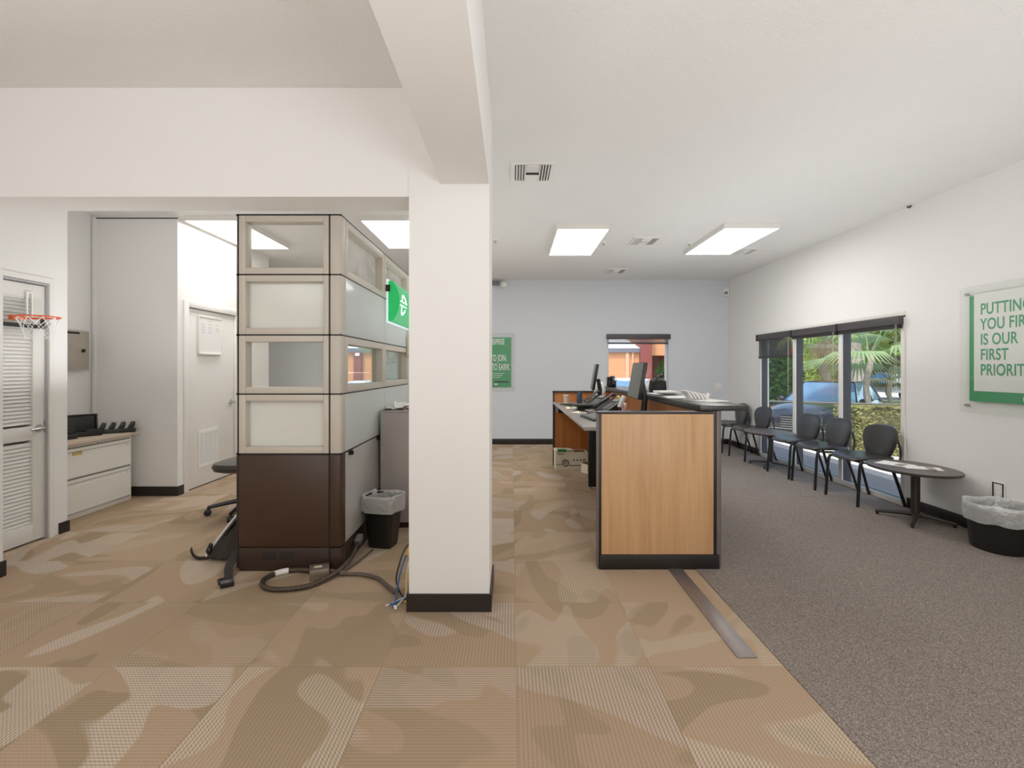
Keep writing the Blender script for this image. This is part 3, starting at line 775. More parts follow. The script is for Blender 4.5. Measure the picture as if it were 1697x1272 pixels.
# grey storage cabinet behind the waste basket
gc = thing('storage_cabinet', 'plain grey laminate cabinet standing behind the column', 'cabinet', (-.9, 4.5, 0))
MB(gc.location).box(-1.112, -.58, 4.14, 5.0, .05, .98).build('body', 'grey_cabinet', gc, bevel=.003)
MB(gc.location).box(-1.113, -.575, 4.135, 5.0, .98, 1.0).build('top', 'grey_cabinet', gc, bevel=.003)
MB(gc.location).box(-1.12, -.60, 4.16, 4.98, 0, .05).build('toe_kick', 'dark_brown', gc)
R.seed(5)
t = thing('paper_pile', 'crumpled white papers piled on the grey cabinet', 'papers', (-.95, 4.3, 1.0))
for k in range(3):
    a = R.uniform(-.5, .5); z0 = 1.002 + .012*k; cx, cy = -1.0 + .07*k, 4.27 + .05*k
    b = MB(t.location)
    b.grid(lambda u, v: (cx + (u-.5)*.21*math.cos(a) - (v-.5)*.28*math.sin(a), cy + (u-.5)*.21*math.sin(a) + (v-.5)*.28*math.cos(a), z0 + .018*abs(math.sin(u*7 + k*2)) * abs(math.cos(v*5 + k)) + .03*(1-u)*v*(k == 1)), 10, 12)
    b.build('sheet', 'paper', t, smooth=True)
t = thing('binder', 'brown binder lying on top of the grey cabinet', 'binder', (-.80, 4.34, 1.0))
MB(t.location).obox((-.80, 4.34, 1.006), (.30, .24, .012), (0, 0, .2)).build('cover', 'wood_brown', t, bevel=.003)
MB(t.location).obox((-.80, 4.34, 1.018), (.27, .22, .012), (0, 0, .2)).build('pages', 'paper', t)
MB(t.location).obox((-.80, 4.34, 1.028), (.30, .24, .008), (0, 0, .2)).build('cover', 'wood_brown', t, bevel=.003)

# waste basket with liner by the partition
wbk = thing('waste_basket', 'black rectangular waste basket with clear liner beside the grey cabinet', 'trash can', (-.985, 3.745, 0), -.22); wbk.scale = (.93, .93, 1)
b = MB(); b.loft([(.095, .075, 0), (.10, .08, .01), (.138, .112, .37), (.143, .117, .375), (.143, .117, .385), (.136, .11, .385), (.133, .107, .37), (.094, .074, .015)], 40, 7)
b.build('bin', 'black_plastic', wbk, smooth=True)
b = MB(); b.loft([(.150, .122, .275), (.152, .125, .32), (.152, .126, .37), (.150, .122, .395), (.142, .115, .398), (.130, .104, .37), (.118, .092, .25), (.095, .072, .08), (.08, .06, .03)], 48, 6, wob=.045, seed=3, cap0=False)
b.build('liner', 'liner', wbk, smooth=True)
# big oval can on the right
tc = thing('trash_can', 'black oval trash can with bunched clear liner against the right wall', 'trash can', (3.655, 3.655, 0), .0)
tc.scale = (.94, .94, 1)
b = MB(); b.loft([(.165, .165, .004), (.172, .172, .015), (.198, .200, .30), (.205, .206, .31), (.205, .206, .325), (.197, .198, .325), (.193, .194, .31), (.165, .165, .02)], 48, 2.4)
b.build('bin', 'black_plastic', tc, smooth=True)
b = MB(); b.loft([(.208, .209, .215), (.213, .214, .25), (.214, .216, .30), (.213, .215, .335), (.206, .208, .352), (.193, .195, .345), (.18, .182, .28), (.17, .17, .1), (.15, .15, .03)], 64, 2.4, wob=.035, seed=9, cap0=False)
b.build('liner', 'liner', tc, smooth=True)

# conduit, junction box, cables
def smooth_path(pts, n=6, closed=False):
    P = [Vector(p) for p in pts]; out = []; K = len(P)
    for i in range(K - 1):
        p0, p1, p2, p3 = P[max(i-1, 0)], P[i], P[i+1], P[min(i+2, K-1)]
        for k in range(n):
            t_ = k / n
            out.append(.5 * ((2*p1) + (p2-p0)*t_ + (2*p0 - 5*p1 + 4*p2 - p3)*t_*t_ + (3*p1 - p0 - 3*p2 + p3)*t_**3))
    out.append(P[-1]); return out
t = thing('flexible_conduit', 'dark flexible conduit looped on the carpet from a metal junction box', 'conduit', (-1.35, 3.15, 0))
path = smooth_path([(-1.30, 3.21, .03), (-1.432, 3.239, .02), (-1.525, 3.201, .018), (-1.57, 3.119, .016), (-1.548, 3.033, .016), (-1.477, 2.97, .016), (-1.352, 2.965, .016), (-1.228, 3.02, .02), (-1.14, 3.17, .03), (-1.112, 3.36, .045), (-1.11, 3.46, .07), (-1.115, 3.55, .10)], 10)
rr_ = [.0165 if k % 2 else .0140 for k in range(len(path))]
MB(t.location).tube(path, rr_, 10).build('hose', 'conduit', t, smooth=True)
MB(t.location).tube(path[14:24], .0185, 10).build('white_label', 'white_plastic', t, smooth=True)
MB(t.location).obox((-1.115, 3.565, .108), (.045, .08, .045), (.3, 0, 0)).build('end_fitting', 'grey_plastic', t, bevel=.006)
jb = MB(t.location).obox((-1.245, 3.165, .035), (.115, .10, .065), (0, 0, .35)).build('junction_box', 'steel_box', t, bevel=.004)
b = MB(t.location); b.obox((-1.245, 3.165, .070), (.119, .104, .006), (0, 0, .35)); b.build('box_lid', 'steel_box', jb, bevel=.002)
b = MB(t.location); b.obox((-1.252, 3.16, .0735), (.05, .03, .002), (0, 0, .35)); b.build('sticker', 'label_tan', jb)
t = thing('power_cable', 'grey sheathed cable running over the carpet from the junction box to the column', 'cable', (-.95, 3.15, 0))
MB(t.location).tube(smooth_path([(-1.185, 3.19, .035), (-1.14, 3.185, .03), (-1.092, 3.19, .014), (-.974, 3.183, .014), (-.861, 3.128, .014), (-.771, 3.02, .014), (-.70, 2.93, .016), (-.675, 2.885, .05)], 6), .013, 8).build('sheath', 'cable_grey', t, smooth=True)
b = MB(t.location); b.ball((-1.105, 3.19, .02), (.03, .022, .018)); b.tube(smooth_path([(-1.15, 3.21, .02), (-1.10, 3.26, .02), (-1.06, 3.45, .012), (-1.03, 3.62, .012)], 5), .006, 6)
b.build('tape_wrap', 'cable_grey', t, smooth=True)
t = thing('data_cables', 'bundle of blue, yellow and white data cables hanging at the column side', 'cables', (-.62, 2.86, 0))
base = [(-.585, 2.93, .33), (-.60, 2.90, .27), (-.625, 2.87, .19), (-.64, 2.86, .10), (-.645, 2.85, .02)]
for k, (mt, ends) in enumerate((('cable_blue', (-.70, 2.79)), ('cable_blue', (-.67, 2.76)), ('cable_yellow', (-.62, 2.83)), ('cable_white', (-.715, 2.775)), ('cable_white', (-.655, 2.75)), ('conduit', (-.60, 2.86)))):
    R.seed(20 + k); dx, dy = R.uniform(-.016, .016), R.uniform(-.02, .02)
    p = [(x + dx * (1 + q*.5) - (.035 if mt == 'conduit' and 0 < q < 4 else 0), y + dy * (1 + q*.4), z) for q, (x, y, z) in enumerate(base)]
    p += [(ends[0] * .5 + p[-1][0] * .5, ends[1] * .5 + p[-1][1] * .5, .008), (ends[0], ends[1], .007)]
    tag(MB(t.location).tube(smooth_path(p, 6), .0055, 6).build('cable', mt, t, smooth=True), mt.replace('cable_', '').replace('conduit', 'dark') + ' cable')
MB(t.location).obox((-.605, 2.895, .275), (.03, .035, .05), (0, .3, 0)).build('tie_wrap', 'cable_yellow', t, bevel=.006)
MB(t.location).obox((-.655, 2.752, .010), (.016, .03, .012), (0, 0, .4)).build('plug', 'white_plastic', t, bevel=.003)

# backpack leaning behind the partition's left end
bp = thing('backpack', 'dark backpack with white piping slumped behind the partition', 'backpack', (-1.93, 3.56, 0))
b = MB(bp.location)
def bag(u, v):
    a = 2*PI*u; h = v * .40; w_ = .19 * (1 - .55 * v ** 1.6); dpt = .13 * (1 - .5 * v)
    k = .35 if v < .02 or v > .985 else 1
    x = w_ * k * math.copysign(abs(math.cos(a)) ** .7, math.cos(a)); y = dpt * k * math.copysign(abs(math.sin(a)) ** .7, math.sin(a))
    return (-1.985 + .19 * v + x, 3.53 + .05 * v + y + .008*math.sin(9*a + 6*v), h + .006*math.sin(14*a))
b.grid(bag, 36, 16, True); b.F([b.P(bag(k/36, 1)) for k in range(36)]); b.F([b.P(bag(k/36, 0)) for k in range(36)])
b.build('bag_body', 'bag_fabric', bp, smooth=True)
def pip(off): return [tuple(Vector(bag(.56 + .0 * v, .06 + .9 * v)) + Vector((-.006 - off, -.012, .004))) for v in [k / 12 for k in range(13)]]
MB(bp.location).tube(pip(.006), .011, 6).build('piping', 'bag_trim', bp, smooth=True)
MB(bp.location).tube([(x + .022, y - .014, z) for x, y, z in pip(0)], .012, 6).build('zipper', 'black_plastic', bp, smooth=True)
def ribbon(pts, wd, th=.004, axis=(0, 0, 1)):
    b = MB(bp.location); P = smooth_path(pts, 6); up = Vector(axis); L = []
    for k, p in enumerate(P):
        tn = (P[min(k+1, len(P)-1)] - P[max(k-1, 0)]).normalized(); s_ = tn.cross(up).normalized() * wd / 2; nn = s_.cross(tn).normalized() * th / 2
        L.append([b.P(q) for q in (p - s_ - nn, p + s_ - nn, p + s_ + nn, p - s_ + nn)])
    for k in range(len(L) - 1):
        for j in range(4): b.F((L[k][j], L[k][(j+1) % 4], L[k+1][(j+1) % 4], L[k+1][j]))
    b.F(L[0]); b.F(L[-1]); return b
ribbon([(-2.12, 3.47, .05), (-2.16, 3.46, .015), (-2.215, 3.455, .012), (-2.28, 3.50, .02), (-2.33, 3.55, .045)], .03, .005, (0, 1, .15)).build('strap', 'bag_fabric', bp, smooth=True)
ribbon([(-1.86, 3.44, .16), (-1.875, 3.36, .11), (-1.87, 3.24, .05), (-1.83, 3.16, .02), (-1.79, 3.08, .02)], .05, .012, (.2, 0, 1)).build('strap', 'bag_fabric', bp, smooth=True)
b = MB(bp.location); b.obox((-1.775, 3.045, .018), (.075, .07, .032), (0, 0, .6)); b.tube([(-1.80, 3.08, .03), (-1.83, 3.05, .034), (-1.80, 3.02, .02)], .012, 6); b.build('buckle', 'black_plastic', bp, bevel=.008)
b = MB(bp.location); b.ball((-2.135, 3.45, .07), (.022, .02, .03), 8, 6); b.ball((-2.125, 3.45, .105), (.016, .015, .02), 8, 6); b.build('zip_pull', 'black_plastic', bp, smooth=True)

# office chair behind the partition
oc = thing('office_chair', 'dark swivel office chair behind the cubicle partition, one caster showing', 'office chair', (-2.49, 4.62, 0), -PI/2)
for k in range(5):
    a = 2*PI*k/5 + 2.58; ca, sa = math.cos(a), math.sin(a)
    lg = MB().tube([(.03*ca, .03*sa, .12), (.18*ca, .18*sa, .10), (.33*ca, .33*sa, .075)], [.024, .02, .016], 8).build('base_leg', 'black_metal', oc, smooth=True)
    b = MB(); b.cyl((.33*ca - .02*sa, .33*sa + .02*ca, .03), (.33*ca + .02*sa, .33*sa - .02*ca, .03), .03, 16); b.cyl((.33*ca, .33*sa, .03), (.33*ca, .33*sa, .08), .008, 8); b.build('caster', 'black_plastic', lg, bevel=.004)
MB().cyl((0, 0, .09), (0, 0, .42), .028, 16).build('gas_lift', 'black_metal', oc)
b = MB(); b.loft([(.20, .20, .40), (.255, .25, .42), (.27, .265, .455), (.255, .25, .485), (.18, .17, .495)], 32, 3.2); b.build('seat', 'vinyl_black', oc, smooth=True)
b = MB(); b.grid(lambda u, v: ((u-.5)*.44*(1 - .25*v*v), .25 - .06*math.cos((u-.5)*2.6) + .07*v + .0, .58 + .45*v), 10, 10); bo = b.build('backrest', 'vinyl_black', oc, smooth=True)
mo = bo.modifiers.new('solid', 'SOLIDIFY'); mo.thickness = .05
MB().tube([(0, .12, .42), (0, .25, .45), (0, .27, .62)], .02, 8).build('back_bar', 'black_metal', oc, smooth=True)

# ------------------------------------------------------------------ filing cabinet and things on it
fc = thing('filing_cabinet', 'white two-drawer lateral filing cabinet with a beige top in the alcove', 'filing cabinet', (-4.18, 4.64, 0))
Of = fc.location
b = MB(Of); b.box(-4.44, -3.945, 4.20, 5.07, .0, .665); b.build('body', 'file_white', fc, bevel=.003)
for z0, z1 in ((.375, .632), (.055, .352)):
    dr = MB(Of); dr.box(-3.952, -3.928, 4.235, 5.035, z0, z1 - .062); dr.box(-3.952, -3.928, 4.235, 5.035, z1 - .028, z1); dr.box(-3.952, -3.936, 4.235, 5.035, z1 - .062, z1 - .028)
    dr.box(-3.952, -3.928, 4.235, 4.275, z1 - .063, z1 - .02); dr.box(-3.952, -3.928, 4.995, 5.035, z1 - .063, z1 - .02)
    do = dr.build('drawer', 'file_white', fc)
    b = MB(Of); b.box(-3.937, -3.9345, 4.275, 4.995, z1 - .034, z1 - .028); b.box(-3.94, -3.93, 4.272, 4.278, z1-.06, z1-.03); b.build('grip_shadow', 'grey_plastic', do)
    if z0 > .2:
        MB(Of).box(-3.934, -3.926, 4.38, 4.47, z1 - .062, z1 - .034).build('label_holder', 'yellow_label', do)
b = MB(Of)
for z in (.637, .357, .05): b.box(-3.946, -3.943, 4.225, 5.045, z - .003, z + .003)
b.box(-3.946, -3.943, 4.222, 4.228, .05, .637); b.box(-3.946, -3.943, 5.042, 5.048, .05, .637); b.build('drawer_gaps', 'seam_black', fc)
b = MB(Of); b.cyl((-3.948, 4.66, .651), (-3.940, 4.66, .651), .008, 12); b.build('lock', 'nickel', fc)
MB(Of).box(-4.445, -3.90, 4.12, 5.12, .667, .70).build('top', 'beige_top', fc, bevel=.004)
def dock(label, x, y, rot, n, w_):
    t = thing('charging_dock', label, 'charger', (x, y, .70), rot)
    MB().prism([(-.07, 0), (.07, 0), (.075, .012), (.05, .03), (-.06, .045), (-.07, .04)], -w_, w_, 'x').build('base', 'black_plastic', t, bevel=.004)
    for k in range(n):
        xc = -w_ + (2*w_) * (k + .5) / n
        MB().prism([(xc - w_/n*.75, .03), (xc + w_/n*.35, .03), (xc + w_/n*.8, .06), (xc + w_/n*1.05, .102), (xc + w_/n*.2, .106), (xc - w_/n*.25, .07)], -.045, .05, 'y').build('cradle', 'black_plastic', t, bevel=.005)
    return t
dock('black charging dock with four upright cradles at the far end of the filing cabinet', -4.035, 4.985, .72, 4, .155)
dock('black charging dock half hidden at the near end of the filing cabinet', -4.13, 4.47, 1.3, 2, .10)
t = thing('equipment_case', 'open black plastic case with raised lid on the filing cabinet', 'case', (-4.14, 4.73, .70), .95); t.scale = (.9, .9, .95)
b = MB(); b.box(-.135, .135, -.085, .085, .0, .012); b.box(-.135, .135, -.085, -.073, .012, .05); b.box(-.135, .135, .073, .085, .012, .05); b.box(-.135, -.123, -.073, .073, .012, .05); b.box(.123, .135, -.073, .073, .012, .05)
b.build('tray', 'black_plastic', t, bevel=.004)
b = MB(); b.box(-.11, -.02, -.05, .05, .012, .045); b.box(.01, .11, -.06, .05, .012, .058); b.build('insert', 'black_rubber', t, bevel=.006)
b = MB(); b.T = Matrix.Translation((0, .085, .045)) @ Matrix.Rotation(-.12, 4, 'X'); b.box(-.135, .135, -.012, 0, 0, .17); b.frame(-.135, .135, 0, .17, .014, -.03, -.012); b.build('lid', 'black_plastic', t, bevel=.005)
# ------------------------------------------------------------------ reception counter
rc_ = thing('reception_counter', 'reception counter with maple end panel, black frame and raised dark transaction top', 'reception counter', (1.0, 5.0, 0))
O = rc_.location
# near end panel
b = MB(O); b.box(.582, .612, 3.304, 3.36, .0, 1.062); b.box(.612, 1.36, 3.318, 3.36, .095, 1.062)
b.build('end_panel', 'desk_black', rc_, bevel=.004)
MB(O).box(.606, 1.362, 3.298, 3.32, .1, 1.046).build('wood_face', 'maple', rc_, bevel=.0015)
MB(O).box(.582, 1.362, 3.296, 3.362, 1.047, 1.064).build('edge_cap', 'slab_black', rc_, bevel=.003)
MB(O).box(.580, .588, 3.30, 3.36, .0, 1.05).build('edge_strip', 'desk_post', rc_, bevel=.002)
MB(O).box(.590, 1.40, 3.290, 3.36, .0, .098).build('kick_plate', 'desk_black', rc_, bevel=.003)
MB(O).prism([(1.36, 3.30), (1.385, 3.30), (1.385, 3.42), (1.36, 3.42)], .0, 1.066).build('front_post', 'desk_black', rc_, bevel=.004)
MB(O).prism([(1.385, 3.302), (1.405, 3.302), (1.425, 3.322), (1.425, 3.42), (1.385, 3.42)], .0, 1.066).build('front_post', 'desk_post', rc_, bevel=.004)  # grey colour stands in for light on the black post's corner
# long raised wall, far end, supports
b = MB(O); b.box(1.325, 1.425, 3.42, 6.86, 0, 1.066); b.build('front_wall', 'desk_black', rc_)
MB(O).box(1.318, 1.326, 3.42, 6.80, .06, 1.05).build('inner_face', 'maple_shaded', rc_)
b = MB(O); b.box(.575, .595, 6.80, 6.86, 0, 1.02); b.box(.575, 1.425, 6.82, 6.86, .0, 1.02); b.box(.57, 1.43, 6.79, 6.865, 1.02, 1.04)
b.build('far_end_panel', 'desk_black', rc_, bevel=.003)
MB(O).box(.597, 1.32, 6.808, 6.822, .03, 1.02).build('wood_face', 'maple_shaded', rc_)
b = MB(O); b.prism([(.58, 3.91), (1.32, 3.91), (1.32, 6.80), (.58, 6.80)], .858, .888); b.build('work_surface', 'worktop', rc_, bevel=.003)
b = MB(O); b.box(.576, 1.31, 3.903, 3.911, .856, .886); b.box(.574, .581, 3.905, 6.80, .864, .886); b.build('edge_band', 'grey_cabinet', rc_, bevel=.002)
b = MB(O); b.box(.86, 1.32, 5.46, 5.50, .03, .858); b.build('support_panel', 'desk_black', rc_, bevel=.003)
for y in (5.48,):
    b = MB(O); b.cyl((.89, y, 0), (.89, y, .03), .014, 10); b.build('glide', 'nickel', rc_)
b = MB(O); b.box(.60, .66, 6.3, 6.8, .78, .857); b.build('bracket', 'desk_black', rc_)
# transaction top
b = MB(O); b.box(1.272, 1.60, 3.296, 6.86, 1.067, 1.105); b.build('transaction_top', 'slab_black', rc_, bevel=.005)

def on_desk(name, label, cat, x, y, z=.889, rot=0.0, group=None): return thing(name, label, cat, (x, y, z), rot, group)
def monitor(label, x, y, rot):
    t = on_desk('monitor', label, 'monitor', x, y, .889, rot, 'computer monitors on the counter')
    b = MB(); b.T = Matrix.Translation((0, 0, .355)) @ Matrix.Rotation(-.17, 4, 'X')
    b.box(-.255, .255, -.012, .022, -.165, .165); bo = b.build('housing', 'black_plastic', t, bevel=.004)
    b = MB(); b.T = Matrix.Translation((0, 0, .355)) @ Matrix.Rotation(-.17, 4, 'X'); b.box(-.248, .248, -.0145, -.0118, -.157, .159); b.build('screen', 'screen_grey', t)
    MB().tube([(0, .06, .01), (0, .075, .2), (0, .05, .33)], [.03, .026, .024], 10, flat=.5).build('stand_neck', 'black_plastic', t, smooth=True)
    MB().loft([(.125, .10, 0, 0, .03), (.125, .10, .008, 0, .03), (.06, .05, .016, 0, .04)], 28, 2.4).build('stand_base', 'black_plastic', t, smooth=True)
    return t
monitor('large dark-screened monitor nearest the maple end of the counter', 1.15, 4.5, -PI/2 - .06)
monitor('smaller-looking dark monitor at the far end of the counter', 1.06, 6.28, -PI/2 - .12)
def phone(label, x, y, rot):
    t = on_desk('desk_phone', label, 'telephone', x, y, .889, rot, 'desk phones on the work surface')
    MB().prism([(-.12, 0), (.11, 0), (.12, .13), (.10, .145), (-.12, .03)], -.10, .11, 'x').build('body', 'black_plastic', t, bevel=.006)
    b = MB(); b.T = Matrix.Translation((0, 0, .088)) @ Matrix.Rotation(.483, 4, 'X')
    b.box(0, .09, .045, .105, .006, .014); b.build('display', 'screen_grey', t)
    b = MB(); b.T = Matrix.Translation((0, 0, .088)) @ Matrix.Rotation(.483, 4, 'X')
    for i in range(4):
        for j in range(5): b.box(.002 + .023*i, .018 + .023*i, -.10 + .026*j, -.084 + .026*j, .004, .012)
    b.build('keypad', 'grey_plastic', t)
    MB().tube(smooth_path([(-.065, -.125, .07), (-.065, -.10, .095), (-.065, 0, .135), (-.065, .09, .185), (-.065, .115, .18)], 5), [.026]*5 + [.018]*11 + [.026]*5, 10, flat=.7).build('handset', 'black_plastic', t, smooth=True)
    b = MB(); b.tube([(-.065 + .012*math.cos(k*1.1), -.13 - .004*k + .0, .045 + .012*math.sin(k*1.1) - .0006*k) for k in range(50)], .0035, 5); b.build('coiled_cord', 'black_plastic', t, smooth=True)
    return t
phone('black desk phone with handset, farther of the two by the screens', .98, 5.75, -1.0)
phone('black desk phone with handset, nearer of the two by the screens', 1.02, 5.12, -1.1)
t = on_desk('keyboard', 'black keyboard at the near corner of the work surface', 'keyboard', .76, 4.52, .889, -PI/2 + .12)
MB().prism([(-.075, 0), (.075, 0), (.075, .026), (-.075, .014)], -.22, .22, 'x').build('case', 'black_plastic', t, bevel=.004)
b = MB(); b.T = Matrix.Translation((0, 0, .020)) @ Matrix.Rotation(.08, 4, 'X')
for j in range(5):
    for i in range(15): b.box(-.208 + .0278*i, -.208 + .0278*i + .023, -.064 + .026*j, -.064 + .026*j + .021, .0, .009)
b.build('keys', 'grey_plastic', t, bevel=.002)
t = on_desk('mouse', 'small dark mouse with a tangled cable behind the keyboard', 'mouse', .79, 4.93)
MB().ball((0, 0, .016), (.03, .05, .018)).build('body', 'black_plastic', t, smooth=True)
MB().tube(smooth_path([(0, .05, .01), (.03, .09, .02), (-.03, .12, .035), (.04, .10, .03), (.06, .03, .02), (.02, .06, .045), (.1, .10, .01)], 6), .004, 6).build('cable', 'headset_grey', t, smooth=True)
t = on_desk('card_tray', 'flat black pedestal tray in the middle of the work surface', 'tray', .79, 5.36)
b = MB(); b.box(-.07, .075, -.075, .075, .0, .05); b.build('base', 'black_rubber', t, bevel=.01)
b = MB(); b.loft([(.105, .10, .05), (.112, .107, .062), (.108, .102, .075)], 24, 4); b.build('top', 'black_plastic', t, smooth=True)
t = on_desk('paper_cup', 'white paper cup at the far end of the work surface', 'cup', .725, 6.52)
MB().loft([(.028, .028, 0), (.04, .04, .105), (.0425, .0425, .108), (.04, .04, .112), (.037, .037, .106), (.026, .026, .005)], 24).build('cup', 'cup_paper', t, smooth=True)
t = on_desk('wireless_speaker', 'dark blue cylindrical speaker beside the paper cup', 'speaker', .895, 6.46)
MB().loft([(.033, .033, 0), (.036, .036, .006), (.036, .036, .142), (.032, .032, .15)], 24).build('body', 'speaker_blue', t, smooth=True)
MB().loft([(.03, .03, .15), (.028, .028, .154)], 20).build('top_plate', 'print_black', t)
t = on_desk('notebook', 'closed dark notebook in front of the paper cup', 'notebook', .735, 6.2, .889, .4)
MB().box(-.08, .08, -.11, .11, 0, .012).build('cover', 'print_black', t, bevel=.003)
MB().box(-.076, .083, -.106, .106, .0025, .0095).build('pages', 'paper', t)
t = on_desk('notepad', 'green and cream notepad beside the dark blue speaker', 'notepad', .93, 6.18, .889, -.3)
MB().box(-.07, .07, -.10, .10, 0, .008).build('pages', 'paper_cream', t); MB().box(-.07, .07, .06, .10, .008, .0095).build('binding', 'print_green', t)
R.seed(11)
for k, (lb, x, y, mt) in enumerate((('loose cream sheet beside the black pedestal tray', .74, 5.72, 'paper_cream'), ('loose white sheet near the notepad', .86, 5.96, 'paper'), ('small folded slip near the keyboard', .70, 5.12, 'paper_cream'))):
    t = on_desk('paper_sheet', lb, 'paper', x, y, .889, R.uniform(-.6, .6)); s_ = .055 if k == 2 else .10
    MB().grid(lambda u, v: ((u-.5)*2*s_, (v-.5)*2.6*s_, .002 + .012*u*u*v + (.03*u*u if k == 0 else 0)), 6, 6).build('sheet', mt, t, smooth=True)
t = on_desk('wooden_box', 'small brown wooden box with slips of paper behind the phones', 'box', 1.05, 6.05)
b = MB(); b.box(-.09, .09, -.06, .06, 0, .01); b.frame(-.09, .09, 0, .07, .008, -.06, -.052); b.frame(-.09, .09, 0, .07, .008, .052, .06); b.box(-.09, -.082, -.06, .06, 0, .07); b.box(.082, .09, -.06, .06, 0, .07); b.box(-.08, .08, -.058, -.054, .005, .065); b.build('box', 'wood_brown', t)
b = MB(); b.box(-.07, .06, -.02, -.017, .01, .09); b.obox((.0, .01, .07), (.13, .003, .11), (.2, .3, 0)); b.build('paper_slips', 'paper', t)
t = on_desk('pen_cup', 'cluttered pen cup of red and white pens between the monitors', 'pen holder', 1.17, 5.88, .889)
MB().loft([(.04, .04, 0), (.045, .045, .10), (.04, .04, .10), (.036, .036, .01)], 20).build('cup', 'wood_brown', t, smooth=True)
for k in range(7):
    a = k * .9; r_ = .02 + .004*k
    tag(MB().tube([(.015*math.cos(a), .015*math.sin(a), .012), ((.03 + r_)*math.cos(a), (.03 + r_)*math.sin(a), .15 + .01*(k % 3))], .0065, 6).build('pen', ('red_pen', 'paper', 'red_pen', 'wood_brown', 'headset_grey', 'red_pen', 'orange_paint')[k], t), ('red', 'white', 'red', 'brown', 'grey', 'red', 'orange')[k] + ' pen')
t = on_desk('tape_dispenser', 'cream tape dispenser beside the pen cup', 'tape dispenser', 1.22, 5.6, .889, .3)
b = MB(); b.tube([(.0, .04*math.cos(2*PI*k/20), .10 + .04*math.sin(2*PI*k/20)) for k in range(20)], .016, 8, True); b.build('roll', 'yellow_label', t, smooth=True)
b = MB(); b.box(-.025, .025, -.08, .06, 0, .065); b.build('base', 'paper_cream', t, bevel=.012)
t = on_desk('barcode_scanner', 'white handheld scanner on a black stand beside the near monitor', 'scanner', 1.04, 4.62, .889, .4)
b = MB(); b.obox((0, 0, .15), (.035, .045, .12), (.25, .3, 0)); b.build('body', 'white_plastic', t, bevel=.01)
b = MB(); b.tube([(-.02, 0, .10), (-.025, .0, .02)], .012, 8); b.loft([(.05, .05, 0), (.05, .05, .012), (.02, .02, .02)], 20); b.build('stand', 'black_plastic', t, smooth=True)
t = on_desk('tape_roll', 'dull pink round roll standing behind the white scanner', 'roll', 1.12, 4.85)
b = MB(); b.tube([(.0, .045*math.cos(2*PI*k/24), .065 + .045*math.sin(2*PI*k/24)) for k in range(24)], .018, 8, True); b.build('roll', 'pink', t, smooth=True)

# on the transaction top
Zt = 1.106
for k, (lb, x, y, r_) in enumerate((('white paper lying flat on the transaction top, farther sheet', 1.46, 4.75, .1), ('white paper lying flat on the transaction top, middle sheet', 1.42, 4.18, -.1), ('white paper lying flat on the transaction top beside the brochure fan', 1.49, 3.75, .5))):
    t = on_desk('paper_sheet', lb, 'paper', x, y, Zt, r_)
    MB().grid(lambda u, v: ((u-.5)*.215, (v-.5)*.28, .0015 + .010*u*v), 6, 6).build('sheet', 'paper', t, smooth=True)
t = on_desk('brochure_fan', 'fanned white folded brochures in a clear stand on the transaction top', 'brochure holder', 1.45, 3.84, Zt, .25)
t.scale = (.82, .9, .72)
MB().box(-.13, .15, -.05, .05, 0, .006).build('stand_base', 'acrylic', t)
for k in range(5):
    b = MB(); b.obox((-.10 + .042*k, .0, .062 - .006*k), (.012, .085, .105 - .011*k), (0, -.62 + .02*k, 0)); b.obox((-.085 + .042*k, .0, .058 - .006*k), (.003, .085, .10 - .011*k), (0, -.40, 0)); b.build('brochure', 'paper', t)
MB().tube(smooth_path([(.10, -.04, .01), (.125, 0, .05), (.15, .03, .065), (.165, .02, .045)], 5), .010, 8).build('curled_slip', 'paper', t, smooth=True)
t = on_desk('laundry_bag', 'black bag heaped with cords on the transaction top at its far end', 'bag', 1.345, 6.60, Zt, 0)
b = MB(); b.loft([(.05, .10, 0), (.06, .12, .03), (.055, .10, .08), (.03, .06, .12), (.015, .02, .13)], 30, 2.3, wob=.09, seed=4); b.build('bag_body', 'black_rubber', t, smooth=True)
R.seed(3)
for k in range(5):
    pts = [(R.uniform(-.06, .06), R.uniform(-.13, .13), .07 + R.uniform(0, .07)) for _ in range(5)]
    MB().tube(smooth_path(pts, 6), .008, 6).build('cord', 'black_plastic' if k % 2 else 'headset_grey', t, smooth=True)
t = on_desk('white_bag', 'crumpled white bag behind the far monitor on the work surface', 'bag', 1.195, 6.62, .889)
b = MB(); b.loft([(.06, .08, 0), (.075, .095, .08), (.07, .085, .2), (.04, .05, .27)], 30, 2.5, wob=.08, seed=8); b.build('bag_body', 'paper', t, smooth=True)
t = on_desk('white_bag', 'crumpled white bag beside the near monitor on the transaction top', 'bag', 1.50, 5.30, Zt)
b = MB(); b.loft([(.045, .06, 0), (.055, .07, .04), (.045, .055, .09), (.02, .02, .12)], 30, 2.5, wob=.08, seed=18); b.build('bag_body', 'paper', t, smooth=True)
t = on_desk('camera_bag', 'black padded bag next to the white bag on the transaction top', 'bag', 1.50, 5.02, Zt)
b = MB(); b.loft([(.07, .09, 0), (.08, .10, .04), (.075, .09, .12), (.03, .04, .15)], 30, 3, wob=.05, seed=6); b.build('bag_body', 'black_rubber', t, smooth=True)
MB().tube(smooth_path([(-.06, -.08, .10), (-.02, -.10, .17), (.04, 0, .19), (.05, .08, .10)], 6), .009, 6).build('strap', 'black_plastic', t, smooth=True)
t = on_desk('paper_stack', 'white stack of forms on the transaction top by the black bags', 'papers', 1.49, 4.72, Zt + .014)
t.location.z = Zt; b = MB()
b.box(-.09, .09, -.12, .12, .014, .03); b.build('forms', 'paper', t)

